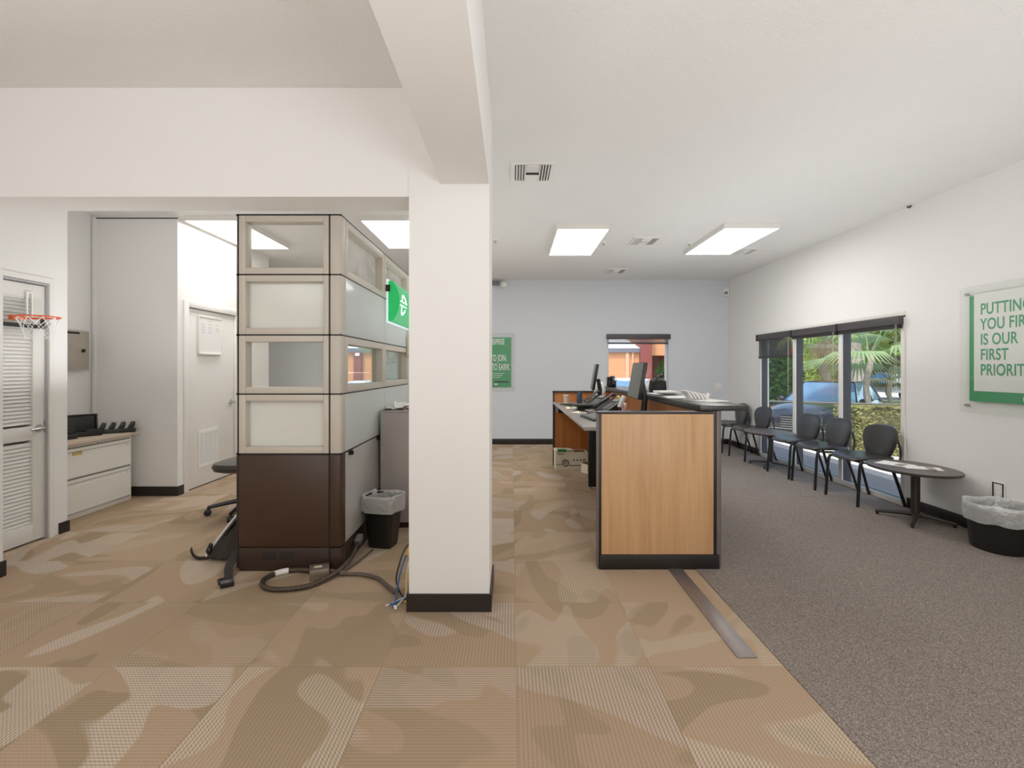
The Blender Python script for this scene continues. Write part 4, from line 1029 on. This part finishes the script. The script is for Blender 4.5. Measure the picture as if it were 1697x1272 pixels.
# boxes under the work surface
t = thing('paper_carton', 'large white copy-paper carton with printed marks under the counter', 'carton', (.80, 6.64, 0), .02)
b = MB(); b.box(-.215, .215, -.11, -.104, 0, .235); b.box(-.215, .215, .104, .11, 0, .235); b.box(-.215, -.209, -.104, .104, 0, .235); b.box(.209, .215, -.104, .104, 0, .235); b.box(-.209, .209, -.104, .104, 0, .006)
b.build('carton', ['cardboard_white'], t)
MB().box(-.208, .208, .098, .1035, .01, .232).build('inner_face', 'cardboard', t)
b = MB(); yf = -.1115
ring = [(-.085 + .042*math.cos(a), -.112, .09 + .042*math.sin(a)) for a in [2*PI*k/24 for k in range(24)]]
b.tube(ring, .006, 5, True); b.box(-.20, -.135, yf, -.1102, .068, .076); b.box(-.035, .13, yf, -.1102, .052, .062); b.box(-.19, -.10, yf, -.1102, .205, .213)
b.tube([(-.085 + .016*math.cos(a), -.112, .09 + .016*math.sin(a)) for a in [k*.28 for k in range(20)]], .005, 5)
for k, x in enumerate((.03, .075, .12, .165)):
    if k < 3: b.prism([(x - .012, .118), (x + .012, .118), (x + .002, .142), (x - .006, .142)], yf, -.1102, 'y')
    else: b.tube([(x + .016*math.cos(a), -.112, .13 + .016*math.sin(a)) for a in [2*PI*q/12 for q in range(12)]], .004, 4, True)
b.build('printed_marks', 'print_black', t)
t = thing('paper_ream', 'green and white wrapped paper ream on top of the large carton', 'paper ream', (.70, 6.60, .236), .1)
MB().obox((0, 0, .018), (.24, .16, .03), (0, .05, .1)).build('wrapper', 'cardboard_white', t, bevel=.003)
MB().obox((-.04, -.06, .02), (.12, .05, .032), (0, .05, .1)).build('label', 'print_green', t)
t = thing('paper_carton', 'small open carton with a green mark in front of the large carton', 'carton', (1.01, 6.36, 0), .5)
b = MB(); b.frame(-.08, .08, 0, .12, .004, -.07, -.066); b.box(-.08, .08, -.07, -.066, 0, .12); b.box(-.08, .08, .066, .07, 0, .13); b.box(-.08, -.076, -.066, .066, 0, .12); b.box(.076, .08, -.066, .066, 0, .12); b.box(-.076, .076, -.066, .066, 0, .005); b.build('carton', 'cardboard_white', t)
b = MB(); b.box(-.06, .02, -.0725, -.070, .02, .09); b.build('green_mark', 'print_green', t)
MB().box(-.075, .075, .058, .0655, .01, .128).build('inner_face', 'cardboard', t)

# ------------------------------------------------------------------ waiting chairs and tables
def make_chair(label):
    t = thing('waiting_chair', label, 'chair', (0, 0, .004), 0, 'black waiting chairs along the storefront window')
    def out(a, w, h, p=2.6):
        ca, sa = math.cos(a), math.sin(a); return w * math.copysign(abs(ca) ** (2/p), ca), h * math.copysign(abs(sa) ** (2/p), sa)
    b = MB()   # seat pad
    def seat(r, z, drop=0):
        L = []
        for k in range(40):
            x, y = out(2*PI*k/40, .245*r, .235*r, 3.0); x *= 1 - .10 * max(0, (y + .1) / .3)
            L.append(b.P((x, y - .01, z - drop * max(0, -y / .235) ** 2 + .018 * (x / .24) ** 2)))
        return L
    rings = [seat(.90, .425), seat(.99, .432, .006), seat(1.0, .446, .012), seat(.97, .462, .016), seat(.85, .470, .015), seat(.45, .466, .005)]
    for A, B in zip(rings, rings[1:]):
        for j in range(40): b.F((A[j], A[(j+1) % 40], B[(j+1) % 40], B[j]))
    b.F(rings[0][::-1]); b.F(rings[-1]); b.build('seat', 'vinyl_black', t, smooth=True)
    b = MB()   # shield-shaped backrest
    def back(r, off):
        L = []
        for k in range(48):
            a = 2*PI*k/48; x, z = out(a, .258, .19, 2.8); x *= (.44 + .56 * ((z / .19 + 1) / 2) ** .6); x *= r; z *= r
            y = .185 + .16 * z - .55 * x * x + off; L.append(b.P((x, y, .588 + z)))
        return L
    rings = [back(.5, -.028), back(.86, -.027), back(.97, -.018), back(1.0, 0.0), back(.97, .012), back(.6, .016)]
    for A, B in zip(rings, rings[1:]):
        for j in range(48): b.F((A[j], A[(j+1) % 48], B[(j+1) % 48], B[j]))
    b.F(rings[0][::-1]); b.F(rings[-1]); b.build('backrest', 'vinyl_black', t, smooth=True)
    for s in (-1, 1):
        MB().tube(smooth_path([(s*.235, -.235, 0), (s*.232, -.222, .20), (s*.228, -.205, .40), (s*.215, -.17, .428)], 4), .0145, 10).build('leg', 'chair_metal', t, smooth=True)
        MB().tube(smooth_path([(s*.235, .235, 0), (s*.225, .17, .22), (s*.212, .10, .415), (s*.20, .05, .425)], 4), .0145, 10).build('leg', 'chair_metal', t, smooth=True)
        MB().tube(smooth_path([(s*.205, .12, .42), (s*.21, .20, .45), (s*.205, .215, .54), (s*.19, .205, .62), (s*.17, .20, .65)], 4), .010, 8).build('back_upright', 'chair_metal', t, smooth=True)
    b = MB(); b.tube([(-.22, -.17, .425), (.22, -.17, .425)], .010, 8); b.tube([(-.21, .10, .418), (.21, .10, .418)], .010, 8)
    for s in (-1, 1): b.tube([(s*.215, -.17, .425), (s*.207, .10, .418)], .010, 8)
    b.build('seat_frame', 'chair_metal', t, smooth=True); return t
spots = [(5.00, 0.02, 'black vinyl chair nearest the right table, its back against the near window pane'),
         (5.64, -.03, 'black vinyl chair in the middle of the three grouped chairs'),
         (6.19, .03, 'black vinyl chair beside the far low table, third from the right table'),
         (7.32, .04, 'black vinyl chair just beyond the far low table'),
         (8.02, -.05, 'black vinyl chair in the back corner, partly behind the counter top')]
ch0 = None
for y, a, lb in spots:
    loc = (3.60, y, .004)
    if ch0 is None: ch0 = make_chair(lb); ch0.location = loc; ch0.rotation_euler = (0, 0, -PI/2 + a)
    else: dup(ch0, loc, -PI/2 + a, lb)
def make_table(label, x, y):
    t = thing('side_table', label, 'table', (x, y, .004), 0, 'low dark pedestal tables between the chairs')
    MB().loft([(.285, .365, .452), (.293, .373, .456), (.295, .375, .468), (.293, .373, .476)], 56, 2.15).build('table_top', ['table_top'], t, smooth=True)
    b = MB(); b.loft([(.294, .374, .4535), (.2975, .3775, .458), (.2975, .3775, .472), (.294, .374, .4745)], 56, 2.15, cap0=False, cap1=False); b.build('edge_band', 'table_edge', t, smooth=True)
    b = MB(); b.tube([(0.03, 0, .05), (0.03, 0, .452)], .034, 20); b.box(-.11, .17, -.10, .10, .444, .453); b.build('pedestal', 'table_metal', t, smooth=True)
    for sx in (-1, 1):
        for sy in (-1, 1):
            f = MB().tube([(0.03, 0, .055), (0.03 + sx*.06, sy*.07, .052), (0.02 + sx*.19, sy*.21, .030)], [.026, .024, .016], 8, flat=.8).build('foot', 'table_metal', t, smooth=True)
            b = MB(); b.cyl((0.02 + sx*.18, sy*.20, .0), (0.02 + sx*.18, sy*.20, .03), .012, 10); b.build('glide', 'black_rubber', f)
    return t
tb = make_table('low dark oval pedestal table at the right end of the chairs, papers on it', 3.555, 4.34)
dup(tb, (3.555, 6.76, .004), 0, 'low dark oval pedestal table between the far chairs')
for k, (lb, x, y, a) in enumerate((('white flyer on the right low table, larger of the two', 3.50, 4.46, .5), ('white flyer on the right low table beside the larger one', 3.60, 4.28, 1.1))):
    t = thing('flyer', lb, 'paper', (x, y, .4815), a)
    MB().grid(lambda u, v: ((u-.5)*(.2 - .05*k), (v-.5)*.26, .001 + .004*u*v), 5, 5).build('sheet', 'paper', t, smooth=True)
    b = MB(); b.box(-.07, .05, -.08, -.02, .0045, .0052); b.build('printed_block', 'panel_grey', t)
# ------------------------------------------------------------------ outside
def gz(x): return -.14 if x < 5.2 else (-.65 if x > 8.0 else -.14 - .51 * (x - 5.2) / 2.8)
def strip(name, mt, x0, x1, y0, y1, n=12, dz=0.0, label=None):
    b = MB(); b.grid(lambda u, v: (x0 + (x1 - x0)*u, y0 + (y1 - y0)*v, gz(x0 + (x1 - x0)*u) + dz), n, 4)
    return struct(b.build(name, mt), label)
strip('ground', 'asphalt', 4.0, 5.55, -6, 60, 8, 0, 'shaded asphalt walk just outside the storefront window')
strip('ground', 'concrete', 5.55, 6.25, -6, 60, 8, 0, 'pale sunlit concrete kerb strip outside')
tag(strip('grass', 'grass_green', 6.25, 9.2, -6, 12.6, 12, .01, 'strip of grass along the hedge and fence outside'), None, None, None, 'stuff')
strip('ground', 'concrete', 6.25, 90, -6, 95, 30, -.01, 'pale paved lot outside')
struct(MB().box(-60, 3.99, 8.90, 95, -.45, -.35).build('ground', 'concrete'), 'paved lot behind the building')

def foliage(b, c, rad, n, size, seed, shell=.55, flat=1.0):
    r = random.Random(seed)
    for _ in range(n):
        while True:
            p = Vector((r.uniform(-1, 1), r.uniform(-1, 1), r.uniform(-1, 1)))
            if shell < p.length <= 1: break
        k = 1 + .16 * math.sin(p.x*7 + seed) * math.sin(p.y*6 + p.z*8)
        q = Vector((c[0] + p.x*rad[0]*k, c[1] + p.y*rad[1]*k, c[2] + p.z*rad[2]*k))
        a = Vector((r.gauss(0, 1), r.gauss(0, 1), r.gauss(0, .7))).normalized(); t_ = a.cross(Vector((r.gauss(0, 1), r.gauss(0, 1), r.gauss(0, 1)))).normalized()
        s_ = size * r.uniform(.6, 1.4); w_ = s_ * .45
        b.face([q - a*s_*.6, q + t_*w_*.6 - a*.1*s_, q + a*s_*.7, q - t_*w_*.6 + a*.05*s_])
def tree(label, x, y, z0, h, rad, mt, n=2600, size=.22, seed=1, group='trees and shrubs outside'):
    t = thing('tree', label, 'tree', (x, y, z0), 0, group)
    R.seed(seed)
    b = MB((0, 0, 0)); b.tube(smooth_path([(0, 0, -.1), (.1, .05, h*.3), (-.05, .1, h*.6), (.05, 0, h*.85)], 4), [.16 - .009*k for k in range(13)], 8)
    for k in range(4):
        a = k*1.7 + seed; b.tube([(0, 0, h*.4), (.35*rad[0]*math.cos(a), .35*rad[1]*math.sin(a), h*.65), (.7*rad[0]*math.cos(a), .7*rad[1]*math.sin(a), h*.9)], [.07, .05, .02], 6)
    b.build('trunk', 'trunk', t, smooth=True)
    b = MB()
    foliage(b, (0, 0, h), rad, n, size, seed)
    for k in range(5):
        a = k*1.3 + seed; foliage(b, (rad[0]*.6*math.cos(a), rad[1]*.6*math.sin(a), h + rad[2]*(.35*math.sin(k*2.3))), tuple(q*.55 for q in rad), n // 5, size, seed + k)
    b.build('crown', mt, t); return t
def shrub(label, x, y, z0, rad, mt, n=1600, size=.10, seed=1):
    t = thing('shrub', label, 'shrub', (x, y, z0), 0, 'trees and shrubs outside')
    b = MB(); foliage(b, (0, 0, rad[2]*.95), rad, n, size, seed, .45); b.build('foliage', mt, t)
    b = MB()
    for k in range(5): b.tube([(0, 0, -.05), (rad[0]*.3*math.cos(k*1.3), rad[1]*.3*math.sin(k*1.3), rad[2])], .02, 5)
    b.build('stems', 'trunk', t); return t
def fan(b, base, d, L, n=26, spread=2.3, droop=.25, w=.02):
    """one palmate frond: blades radiating from base around direction d"""
    d = Vector(d).normalized(); side = d.cross(Vector((0, 0, 1))).normalized(); up = side.cross(d).normalized()
    for k in range(n):
        a = (k / (n - 1) - .5) * spread
        v = (d * math.cos(a) + side * math.sin(a)).normalized(); q0 = Vector(base); l = L * (1 - .25*abs(a)/spread)
        wv = v.cross(up).normalized() * w; m_ = q0 + v*l*.55 + up*.06*l; e = q0 + v*l - Vector((0, 0, droop*l*.5))
        b.face([q0, m_ - wv, m_ + wv]); b.face([m_ - wv, e, m_ + wv])
def palm(label, x, y, z0, h, crown=1.2, seed=1, n=16, trunk_r=.16, skirt=True, mt='leaf_palm'):
    t = thing('palm_tree', label, 'palm', (x, y, z0), 0, 'palm trees outside'); r = random.Random(seed)
    K = 14; b = MB(); b.tube([(.05*math.sin(k*.5), .04*math.cos(k*.7), h*k/K) for k in range(K + 1)], [trunk_r*(1.25 if k == 0 else 1 + .10*((-1) ** k)) for k in range(K + 1)], 12); b.build('trunk', 'trunk', t, smooth=True)
    b = MB(); b2 = MB()
    for k in range(n):
        a = 2*PI*k/n*2.4 + r.uniform(-.2, .2); el = -.45 + 1.75 * (k / n); d = Vector((math.cos(a)*math.cos(el), math.sin(a)*math.cos(el), math.sin(el)))
        base = Vector((0, 0, h)) + d * crown * .45; b.tube([(0, 0, h - .05), base], .013, 5); fan(b, base, d, crown * .75, seed and 24, 2.4, .5, .022 * crown)
    b.build('fronds', mt, t)
    if skirt:
        for k in range(9):
            a = 2*PI*k/9 + r.uniform(-.2, .2); d = Vector((math.cos(a)*.35, math.sin(a)*.35, -1)); fan(b2, Vector((trunk_r*math.cos(a), trunk_r*math.sin(a), h - .1)), d, crown*.6, 9, .9, .1, .018)
        b2.build('dead_fronds', 'dead_frond', t)
    return t

# hedge and chain link fence
hd = thing('hedge', 'clipped yellow-green hedge behind the chain link fence', 'hedge', (8.9, 11.3, -.65))
b = MB(); r = random.Random(4)
for _ in range(13000):
    u, v, w_ = r.uniform(-1, 1), r.uniform(-1, 1), r.uniform(0, 1)
    if r.random() < .7:
        ax = r.choice((0, 1, 2, 2))
        if ax == 0: u = math.copysign(1, u)
        elif ax == 1: v = math.copysign(1, v)
        else: w_ = 1
    q = Vector((u*1.15, v*.45, w_*1.14 + .03*math.sin(u*9)))
    a = Vector((r.gauss(0,1), r.gauss(0,1), r.gauss(0,1))).normalized(); t_ = a.orthogonal().normalized(); s_ = .034*r.uniform(.6, 1.5)
    b.face([q - a*s_, q + t_*s_*.5, q + a*s_, q - t_*s_*.5])
b.build('foliage', 'leaf_hedge', hd)
MB().box(-1.08, 1.08, -.38, .38, .05, 1.08).build('inner_branches', 'hedge_inner', hd)
b = MB()
for k in range(9): b.tube([(-1 + .25*k, 0, -.05), (-1 + .25*k, .05, .6)], .02, 5)
b.build('stems', 'trunk', hd)
p0, p1 = Vector((5.6, 12.15, 0)), Vector((9.4, 10.15, 0)); dr = (p1 - p0).normalized(); Lf = (p1 - p0).length; zr, zbm = .56, -.5
fn_ = thing('chain_link_fence', 'low chain link fence in front of the parked black car', 'fence', (p0.x, p0.y, -.6))
b = MB(fn_.location); b.tube([p0 + Vector((0, 0, zr)), p1 + Vector((0, 0, zr))], .021, 8); b.build('top_rail', 'fence_metal', fn_, smooth=True)
for k in range(3):
    q = p0 + dr * (Lf * k / 2); b = MB(fn_.location); b.tube([q + Vector((0, 0, -.7)), q + Vector((0, 0, zr))], .025, 8); b.build('post', 'fence_metal', fn_, smooth=True)
b = MB(fn_.location); hh = zr - zbm; s_ = -hh
while s_ < Lf:
    for sg_ in (1, -1):
        a0, z0_ = s_, (zbm if sg_ > 0 else zr); a1, z1_ = s_ + hh, (zr if sg_ > 0 else zbm)
        if a0 < 0: z0_ += (z1_ - z0_) * (-a0) / hh; a0 = 0
        if a1 > Lf: z1_ = z1_ - (z1_ - z0_) * (a1 - Lf) / (a1 - a0); a1 = Lf
        if a1 - a0 > .01: b.tube([p0 + dr*a0 + Vector((0, 0, z0_)), p0 + dr*a1 + Vector((0, 0, z1_))], .0022, 3)
    s_ += .085
b.build('wire_mesh', 'fence_metal', fn_)

# cars
def car(label, x, y, z, rot, paint, suv=True, plate=False):
    t = thing('car', label, 'car', (x, y, z), rot, 'parked cars outside')
    k = 1.0 if suv else .88
    st = [(2.30, .36, .78*k, .66), (2.24, .26, .92*k, .82), (2.0, .24, 1.0*k, .90), (1.5, .24, 1.06*k, .93), (.95, .24, 1.12*k, .94), (0, .24, 1.12*k, .94), (-1.4, .24, 1.12*k, .94), (-2.05, .26, 1.10*k, .91), (-2.28, .36, .98*k, .82)]
    b = MB(); rings = []
    for sx, zl, zb, w_ in st:
        pr = [(0, zl), (.82*w_, zl), (w_, zl + .16), (w_*1.01, (zl + zb)/2), (w_*.98, zb - .10), (w_*.90, zb - .015), (w_*.5, zb + .035), (0, zb + .045)]
        full = pr + [(-a, c) for a, c in pr[-2:0:-1]]
        rings.append([b.P((sx, a, c)) for a, c in full])
    n_ = len(rings[0])
    for A, B in zip(rings, rings[1:]):
        for j in range(n_): b.F((A[j], A[(j+1) % n_], B[(j+1) % n_], B[j]))
    b.F(rings[0]); b.F(rings[-1][::-1]); body = b.build('body', paint, t, smooth=True)
    hz = (1.60 if suv else 1.32); zb0 = 1.10*k
    lo = [(1.12, .0), (1.02, .62), (.85, .86), (-.6, .90), (-1.9, .84), (-2.10, .6), (-2.14, 0)] if suv else [(1.05, 0), (.96, .6), (.8, .82), (-.5, .86), (-1.5, .8), (-1.75, .55), (-1.8, 0)]
    hi = [(.10, .0), (.05, .48), (-.02, .62), (-.7, .68), (-1.55, .64), (-1.75, .5), (-1.78, 0)] if suv else [(.05, 0), (0, .45), (-.05, .58), (-.5, .62), (-.85, .58), (-1.0, .45), (-1.05, 0)]
    lo = lo + [(a, -c) for a, c in lo[-2:0:-1]]; hi = hi + [(a, -c) for a, c in hi[-2:0:-1]]
    b = MB(); A = [b.P((a, c, zb0)) for a, c in lo]; B = [b.P((a, c, hz)) for a, c in hi]; n_ = len(A)
    for j in range(n_): b.F((A[j], A[(j+1) % n_], B[(j+1) % n_], B[j]))
    b.F(B); b.build('windows', 'car_glass', t)
    b = MB(); A = [b.P((a*1.02 + .01, c*1.03, hz - .03)) for a, c in hi]; B = [b.P((a*.98, c*.96, hz + .03)) for a, c in hi]; C2 = [b.P((a*.8 - .15, c*.7, hz + .055)) for a, c in hi]
    for P_, Q_ in ((A, B), (B, C2)):
        for j in range(n_): b.F((P_[j], P_[(j+1) % n_], Q_[(j+1) % n_], Q_[j]))
    b.F(A[::-1]); b.F(C2); b.build('roof', paint, t, smooth=True)
    nl = len(lo)
    for j in (2, 3, 4, nl - 4, nl - 3, nl - 2):
        a, c = lo[j % nl], hi[j % nl]; b = MB(); b.tube([(a[0], a[1]*1.005, zb0 - .02), (c[0], c[1]*1.01, hz)], .035, 6); b.build('pillar', paint if j in (2, nl - 2) else 'black_plastic', t)
    for wx in (1.45, -1.42):
        for s in (-1, 1):
            w_ = MB(); w_.tube([(wx, s*.72, .36), (wx, s*.95, .36)], .36, 28); wo = w_.build('wheel', 'tyre', t, bevel=.03)
            w_ = MB(); w_.tube([(wx, s*.93, .36), (wx, s*.962, .36)], .24, 20); w_.build('rim', 'nickel', wo)
    for s in (-1, 1):
        b = MB(); b.ball((.72, s*1.0, 1.14*k), (.08, .12, .075), 10, 8); b.build('mirror', 'black_plastic', t, smooth=True)
        b = MB(); b.loft([(.02, .16, .80*k), (.05, .19, .86*k), (.02, .15, .92*k)], 16, 3, c=(2.19, s*.66)); b.build('headlight', 'headlight', t, smooth=True)
        b = MB(); b.box(-2.30, -2.2, s*.74 - .12, s*.74 + .12, .82*k, .98*k); b.build('tail_light', 'car_red', t, bevel=.02)
    b = MB(); b.box(2.24, 2.325, -.50, .50, .48*k, .80*k); g_ = b.build('grille', 'black_plastic', t, bevel=.02)
    b = MB()
    for q in range(5): b.box(2.322, 2.334, -.48, .48, .50*k + .06*q, .52*k + .06*q)
    b.build('grille_bars', 'nickel', g_)
    b = MB(); b.box(2.20, 2.33, -.78, .78, .26, .42); b.build('bumper', 'black_plastic', t, bevel=.03)
    if suv:
        b = MB(); b.box(2.27, 2.338, -.7, .7, .44, .462); b.build('bumper_trim', 'nickel', t)
    return t
car('black SUV parked facing the storefront window behind the fence', 9.04, 13.95, -.65, -2.40, 'car_black')
car('dark car parked farther back left of the black SUV', 10.2, 21.5, -.65, 2.6, 'car_black', False)
car('white sedan with a blue-tinted windshield seen through the back window behind the monitors', 3.25, 13.9, -.30, -PI/2 - .35, 'car_white', False)
car('pale sedan side-on, seen through the cubicle glass', -4.35, 13.6, -.35, PI - .05, 'car_white', False)
car('red car far beyond the black SUV', 16.4, 28.0, -.45, 2.9, 'car_red', False)

# orange building behind
bd = thing('building', 'orange stucco building with maroon columns behind the back windows', 'building', (0, 26, -.5))
Ob = bd.location
MB(Ob).box(-16, 6.85, 26.0, 34, -.5, 2.20).build('low_wing', 'bldg_orange', bd)
MB(Ob).box(-16.2, 6.8, 25.85, 34, 2.20, 2.42).build('fascia', 'bldg_fascia', bd)
MB(Ob).prism([(25.85, 2.42), (30, 3.3), (34, 2.42)], -16.2, 6.8, 'x').build('roof', 'bldg_roof', bd)
MB(Ob).box(6.78, 7.38, 25.7, 26.6, -.5, 4.6).build('column', 'bldg_maroon', bd)
MB(Ob).box(-8.35, -7.95, 25.8, 26.1, -.5, 2.2).build('column', 'bldg_maroon', bd)
MB(Ob).box(-8.26, -8.02, 25.74, 25.82, 2.0, 2.16).build('wall_lamp', 'trim_white', bd, bevel=.02)
MB(Ob).box(7.38, 13, 26.2, 34, 2.05, 4.4).build('upper_wing', 'bldg_orange', bd)
MB(Ob).box(7.38, 13, 27.5, 34, -.5, 2.05).build('recess', 'bldg_dark', bd)
b = MB(Ob); b.box(6.05, 6.22, 25.9, 26.0, .2, 2.2); b.box(6.38, 6.46, 25.9, 26.0, .2, 2.2); b.build('downpipe', 'downpipe_paint', bd)
shrub('dark green shrub in front of the maroon recess of the orange building', 7.75, 25.0, -.5, (.42, .42, 1.15), 'leaf_dark', 900, .13, 3)
palm('small palm with hanging fronds in front of the orange building at left', -4.75, 17.5, -.45, 2.6, .75, 5, 14, .08, False)
tree('leafy green tree at the left edge of the view through the cubicle glass', -7.0, 18.6, -.45, 2.2, (.6, .6, 1.4), 'leaf_mid', 1200, .16, 8)

# greenery beyond the storefront window
palm('fan palm with large fronds just beyond the hedge', 8.85, 12.1, -.65, 2.35, 1.5, 3, 12, .07, False)
palm('thick-trunked palm behind the black SUV at right', 12.4, 17.6, -.65, 4.3, 1.7, 7, 13, .24, True)
palm('palm with a brown skirt of dead fronds behind the black SUV', 12.6, 19.6, -.65, 3.3, 1.9, 11, 13, .2, True, 'leaf_light')
palm('small palm on the far verge at right', 16.4, 21.2, -.6, 1.5, 1.3, 13, 16, .10, False, 'leaf_grey')
tree('dark green tree seen through the farthest pane', 9.9, 18.6, -.65, 1.55, (.95, .95, 1.35), 'leaf_dark', 2200, .17, 21)
tree('light green tree beside the dark one through the farthest pane', 11.3, 19.6, -.65, 1.15, (1.05, 1.0, .95), 'leaf_light', 2200, .16, 22)
tree('light green tree right of the brown-skirted palm', 15.2, 23.5, -.65, 1.9, (1.9, 1.6, 1.0), 'leaf_light', 2400, .2, 23)
tree('large leafy tree behind the fan palm at the right edge of the window', 17.5, 20.5, -.65, 5.6, (3.6, 3.0, 2.9), 'leaf_light', 5200, .30, 24)
tree('broad leafy tree crown high behind the palms', 19.5, 27.0, -.65, 6.8, (4.6, 3.6, 3.0), 'leaf_mid', 4800, .36, 25)
tree('tall grey-green tree far behind the farthest pane', 17.0, 33.0, -.65, 5.5, (2.4, 2.2, 2.6), 'leaf_grey', 2600, .3, 26)
tree('low tree line far beyond the road', 36.0, 52.0, -.65, 3.0, (9.0, 5.0, 2.6), 'leaf_mid', 4200, .55, 27)
tree('low tree line farther right beyond the road', 50.0, 50.0, -.65, 3.0, (8.0, 6.0, 3.2), 'leaf_dark', 4200, .6, 28)
tree('far tree left of the low tree line', 22.0, 46.0, -.65, 2.6, (5.0, 4.0, 2.4), 'leaf_mid', 2600, .45, 29)
t = thing('red_roof_building', 'long low building with a pinkish red roof across the road', 'building', (25, 40, -.65))
MB(t.location).box(21.5, 31, 40, 44, -.65, .9).build('wall', 'truck_white', t)
MB(t.location).prism([(39.6, .95), (39.6, 1.15), (42, 1.75), (44.4, 1.0)], 21, 31.5, 'x').build('roof', 'red_roof', t)
MB(t.location).box(22, 30, 39.95, 40.02, -.1, .75).build('window_band', 'car_glass', t)
t = thing('pole_sign', 'red sign panel on a pole beyond the farthest pane', 'sign', (15.4, 27.0, -.65))
MB(t.location).tube([(15.4, 27, -.65), (15.4, 27, 2.2)], .08, 10).build('pole', 'fence_metal', t)
MB(t.location).box(14.95, 15.85, 26.9, 27.1, 1.6, 2.5).build('panel', 'car_red', t, bevel=.03)
t = thing('box_truck', 'blue and white box truck on the far road', 'truck', (23.5, 32.0, -.65))
MB(t.location).box(22.3, 24.0, 31.2, 33.2, .3, 1.05).build('blue_cab', 'truck_blue', t, bevel=.08)
MB(t.location).box(24.1, 29.0, 31.0, 33.4, -.2, .95).build('cargo_box', 'truck_white', t, bevel=.03)
for x in (22.9, 25.2, 28.0):
    b = MB(t.location); b.tube([(x, 31.1, -.3), (x, 31.4, -.3)], .36, 20); b.build('wheel', 'tyre', t)
tag(strip('grass', 'grass_green', 13.5, 30, 17.0, 30, 12, .012, 'grass verge across the lot'), None, None, None, 'stuff')
strip('ground', 'concrete', 10.5, 40, 13.0, 17.0, 8, .004)

# ------------------------------------------------------------------ light, sky, camera
w = bpy.data.worlds.new('sky'); bpy.context.scene.world = w; w.use_nodes = True
nt = w.node_tree; bg = next(x for x in nt.nodes if x.type == 'BACKGROUND')
sk = nt.nodes.new('ShaderNodeTexSky'); sk.sky_type = 'NISHITA'; sk.sun_disc = False; sk.sun_elevation = math.radians(58); sk.sun_rotation = math.radians(200); sk.air_density = 1.0; sk.dust_density = 2.5
nt.links.new(sk.outputs[0], bg.inputs[0]); bg.inputs[1].default_value = .42
def sun(d, e, ang, c):
    l = bpy.data.lights.new('sun', 'SUN'); l.energy = e; l.angle = ang; l.color = c
    o = bpy.data.objects.new('sun', l); C.objects.link(o); o.rotation_euler = Vector(d).to_track_quat('-Z', 'Y').to_euler()
sun((.32, .45, -1.0), 4.0, .009, (1.0, .95, .86))
def area(name, loc, d, sx, sy, e, c=(.975, .99, 1.0)):
    l = bpy.data.lights.new(name, 'AREA'); l.shape = 'RECTANGLE'; l.size = sx; l.size_y = sy; l.energy = e; l.color = c
    o = bpy.data.objects.new(name, l); C.objects.link(o); o.location = loc; o.rotation_euler = Vector(d).to_track_quat('-Z', 'Y').to_euler()
    return o
area('room_fill', (1.9, -1.6, 2.85), (0, .15, -1), 2.6, 2.6, 64)  # unseen fill lights added behind the camera, no fixtures there
area('room_fill', (-3.0, -1.4, 2.85), (.0, .2, -1), 2.4, 2.4, 60)
area('ceiling_fill', (-2.75, 3.95, 1.25), (-.1, 0, 1), 1.0, 1.2, 11)  # added up-facing fill that brightens the alcove off the ceiling
area('ceiling_fill', (1.6, -.8, 1.2), (.1, .35, 1), 2.0, 2.0, 78)  # added fill lights behind the camera, aimed up to lift the ceiling
area('ceiling_fill', (-1.2, -1.0, 1.2), (-.3, .2, 1), 1.8, 1.8, 72)
area('ceiling_fill', (2.4, 4.6, 1.25), (0, 0, 1), 1.4, 4.5, 24)  # added unseen fills hanging mid-room to even out the ceiling
area('ceiling_fill', (-.2, 5.2, 1.3), (0, 0, 1), .8, 3.5, 12)
cam = bpy.data.cameras.new('camera'); co = bpy.data.objects.new('camera', cam); C.objects.link(co)
co.location = (0, 0, 1.355); co.rotation_euler = (PI/2, 0, 0)
cam.sensor_width = 36; cam.sensor_fit = 'HORIZONTAL'; cam.lens = 810 / 1697 * 36; cam.shift_x = .5/1697; cam.shift_y = -26 / 1697; cam.clip_end = 400; cam.clip_start = .02
sc = bpy.context.scene; sc.camera = co
sc.view_settings.view_transform = 'Standard'; sc.view_settings.look = 'None'; sc.view_settings.exposure = 0.0; sc.view_settings.gamma = 1.08
sc.cycles.use_denoising = True; sc.cycles.max_bounces = 10; sc.cycles.diffuse_bounces = 5; sc.cycles.transparent_max_bounces = 16; sc.cycles.sample_clamp_indirect = 8
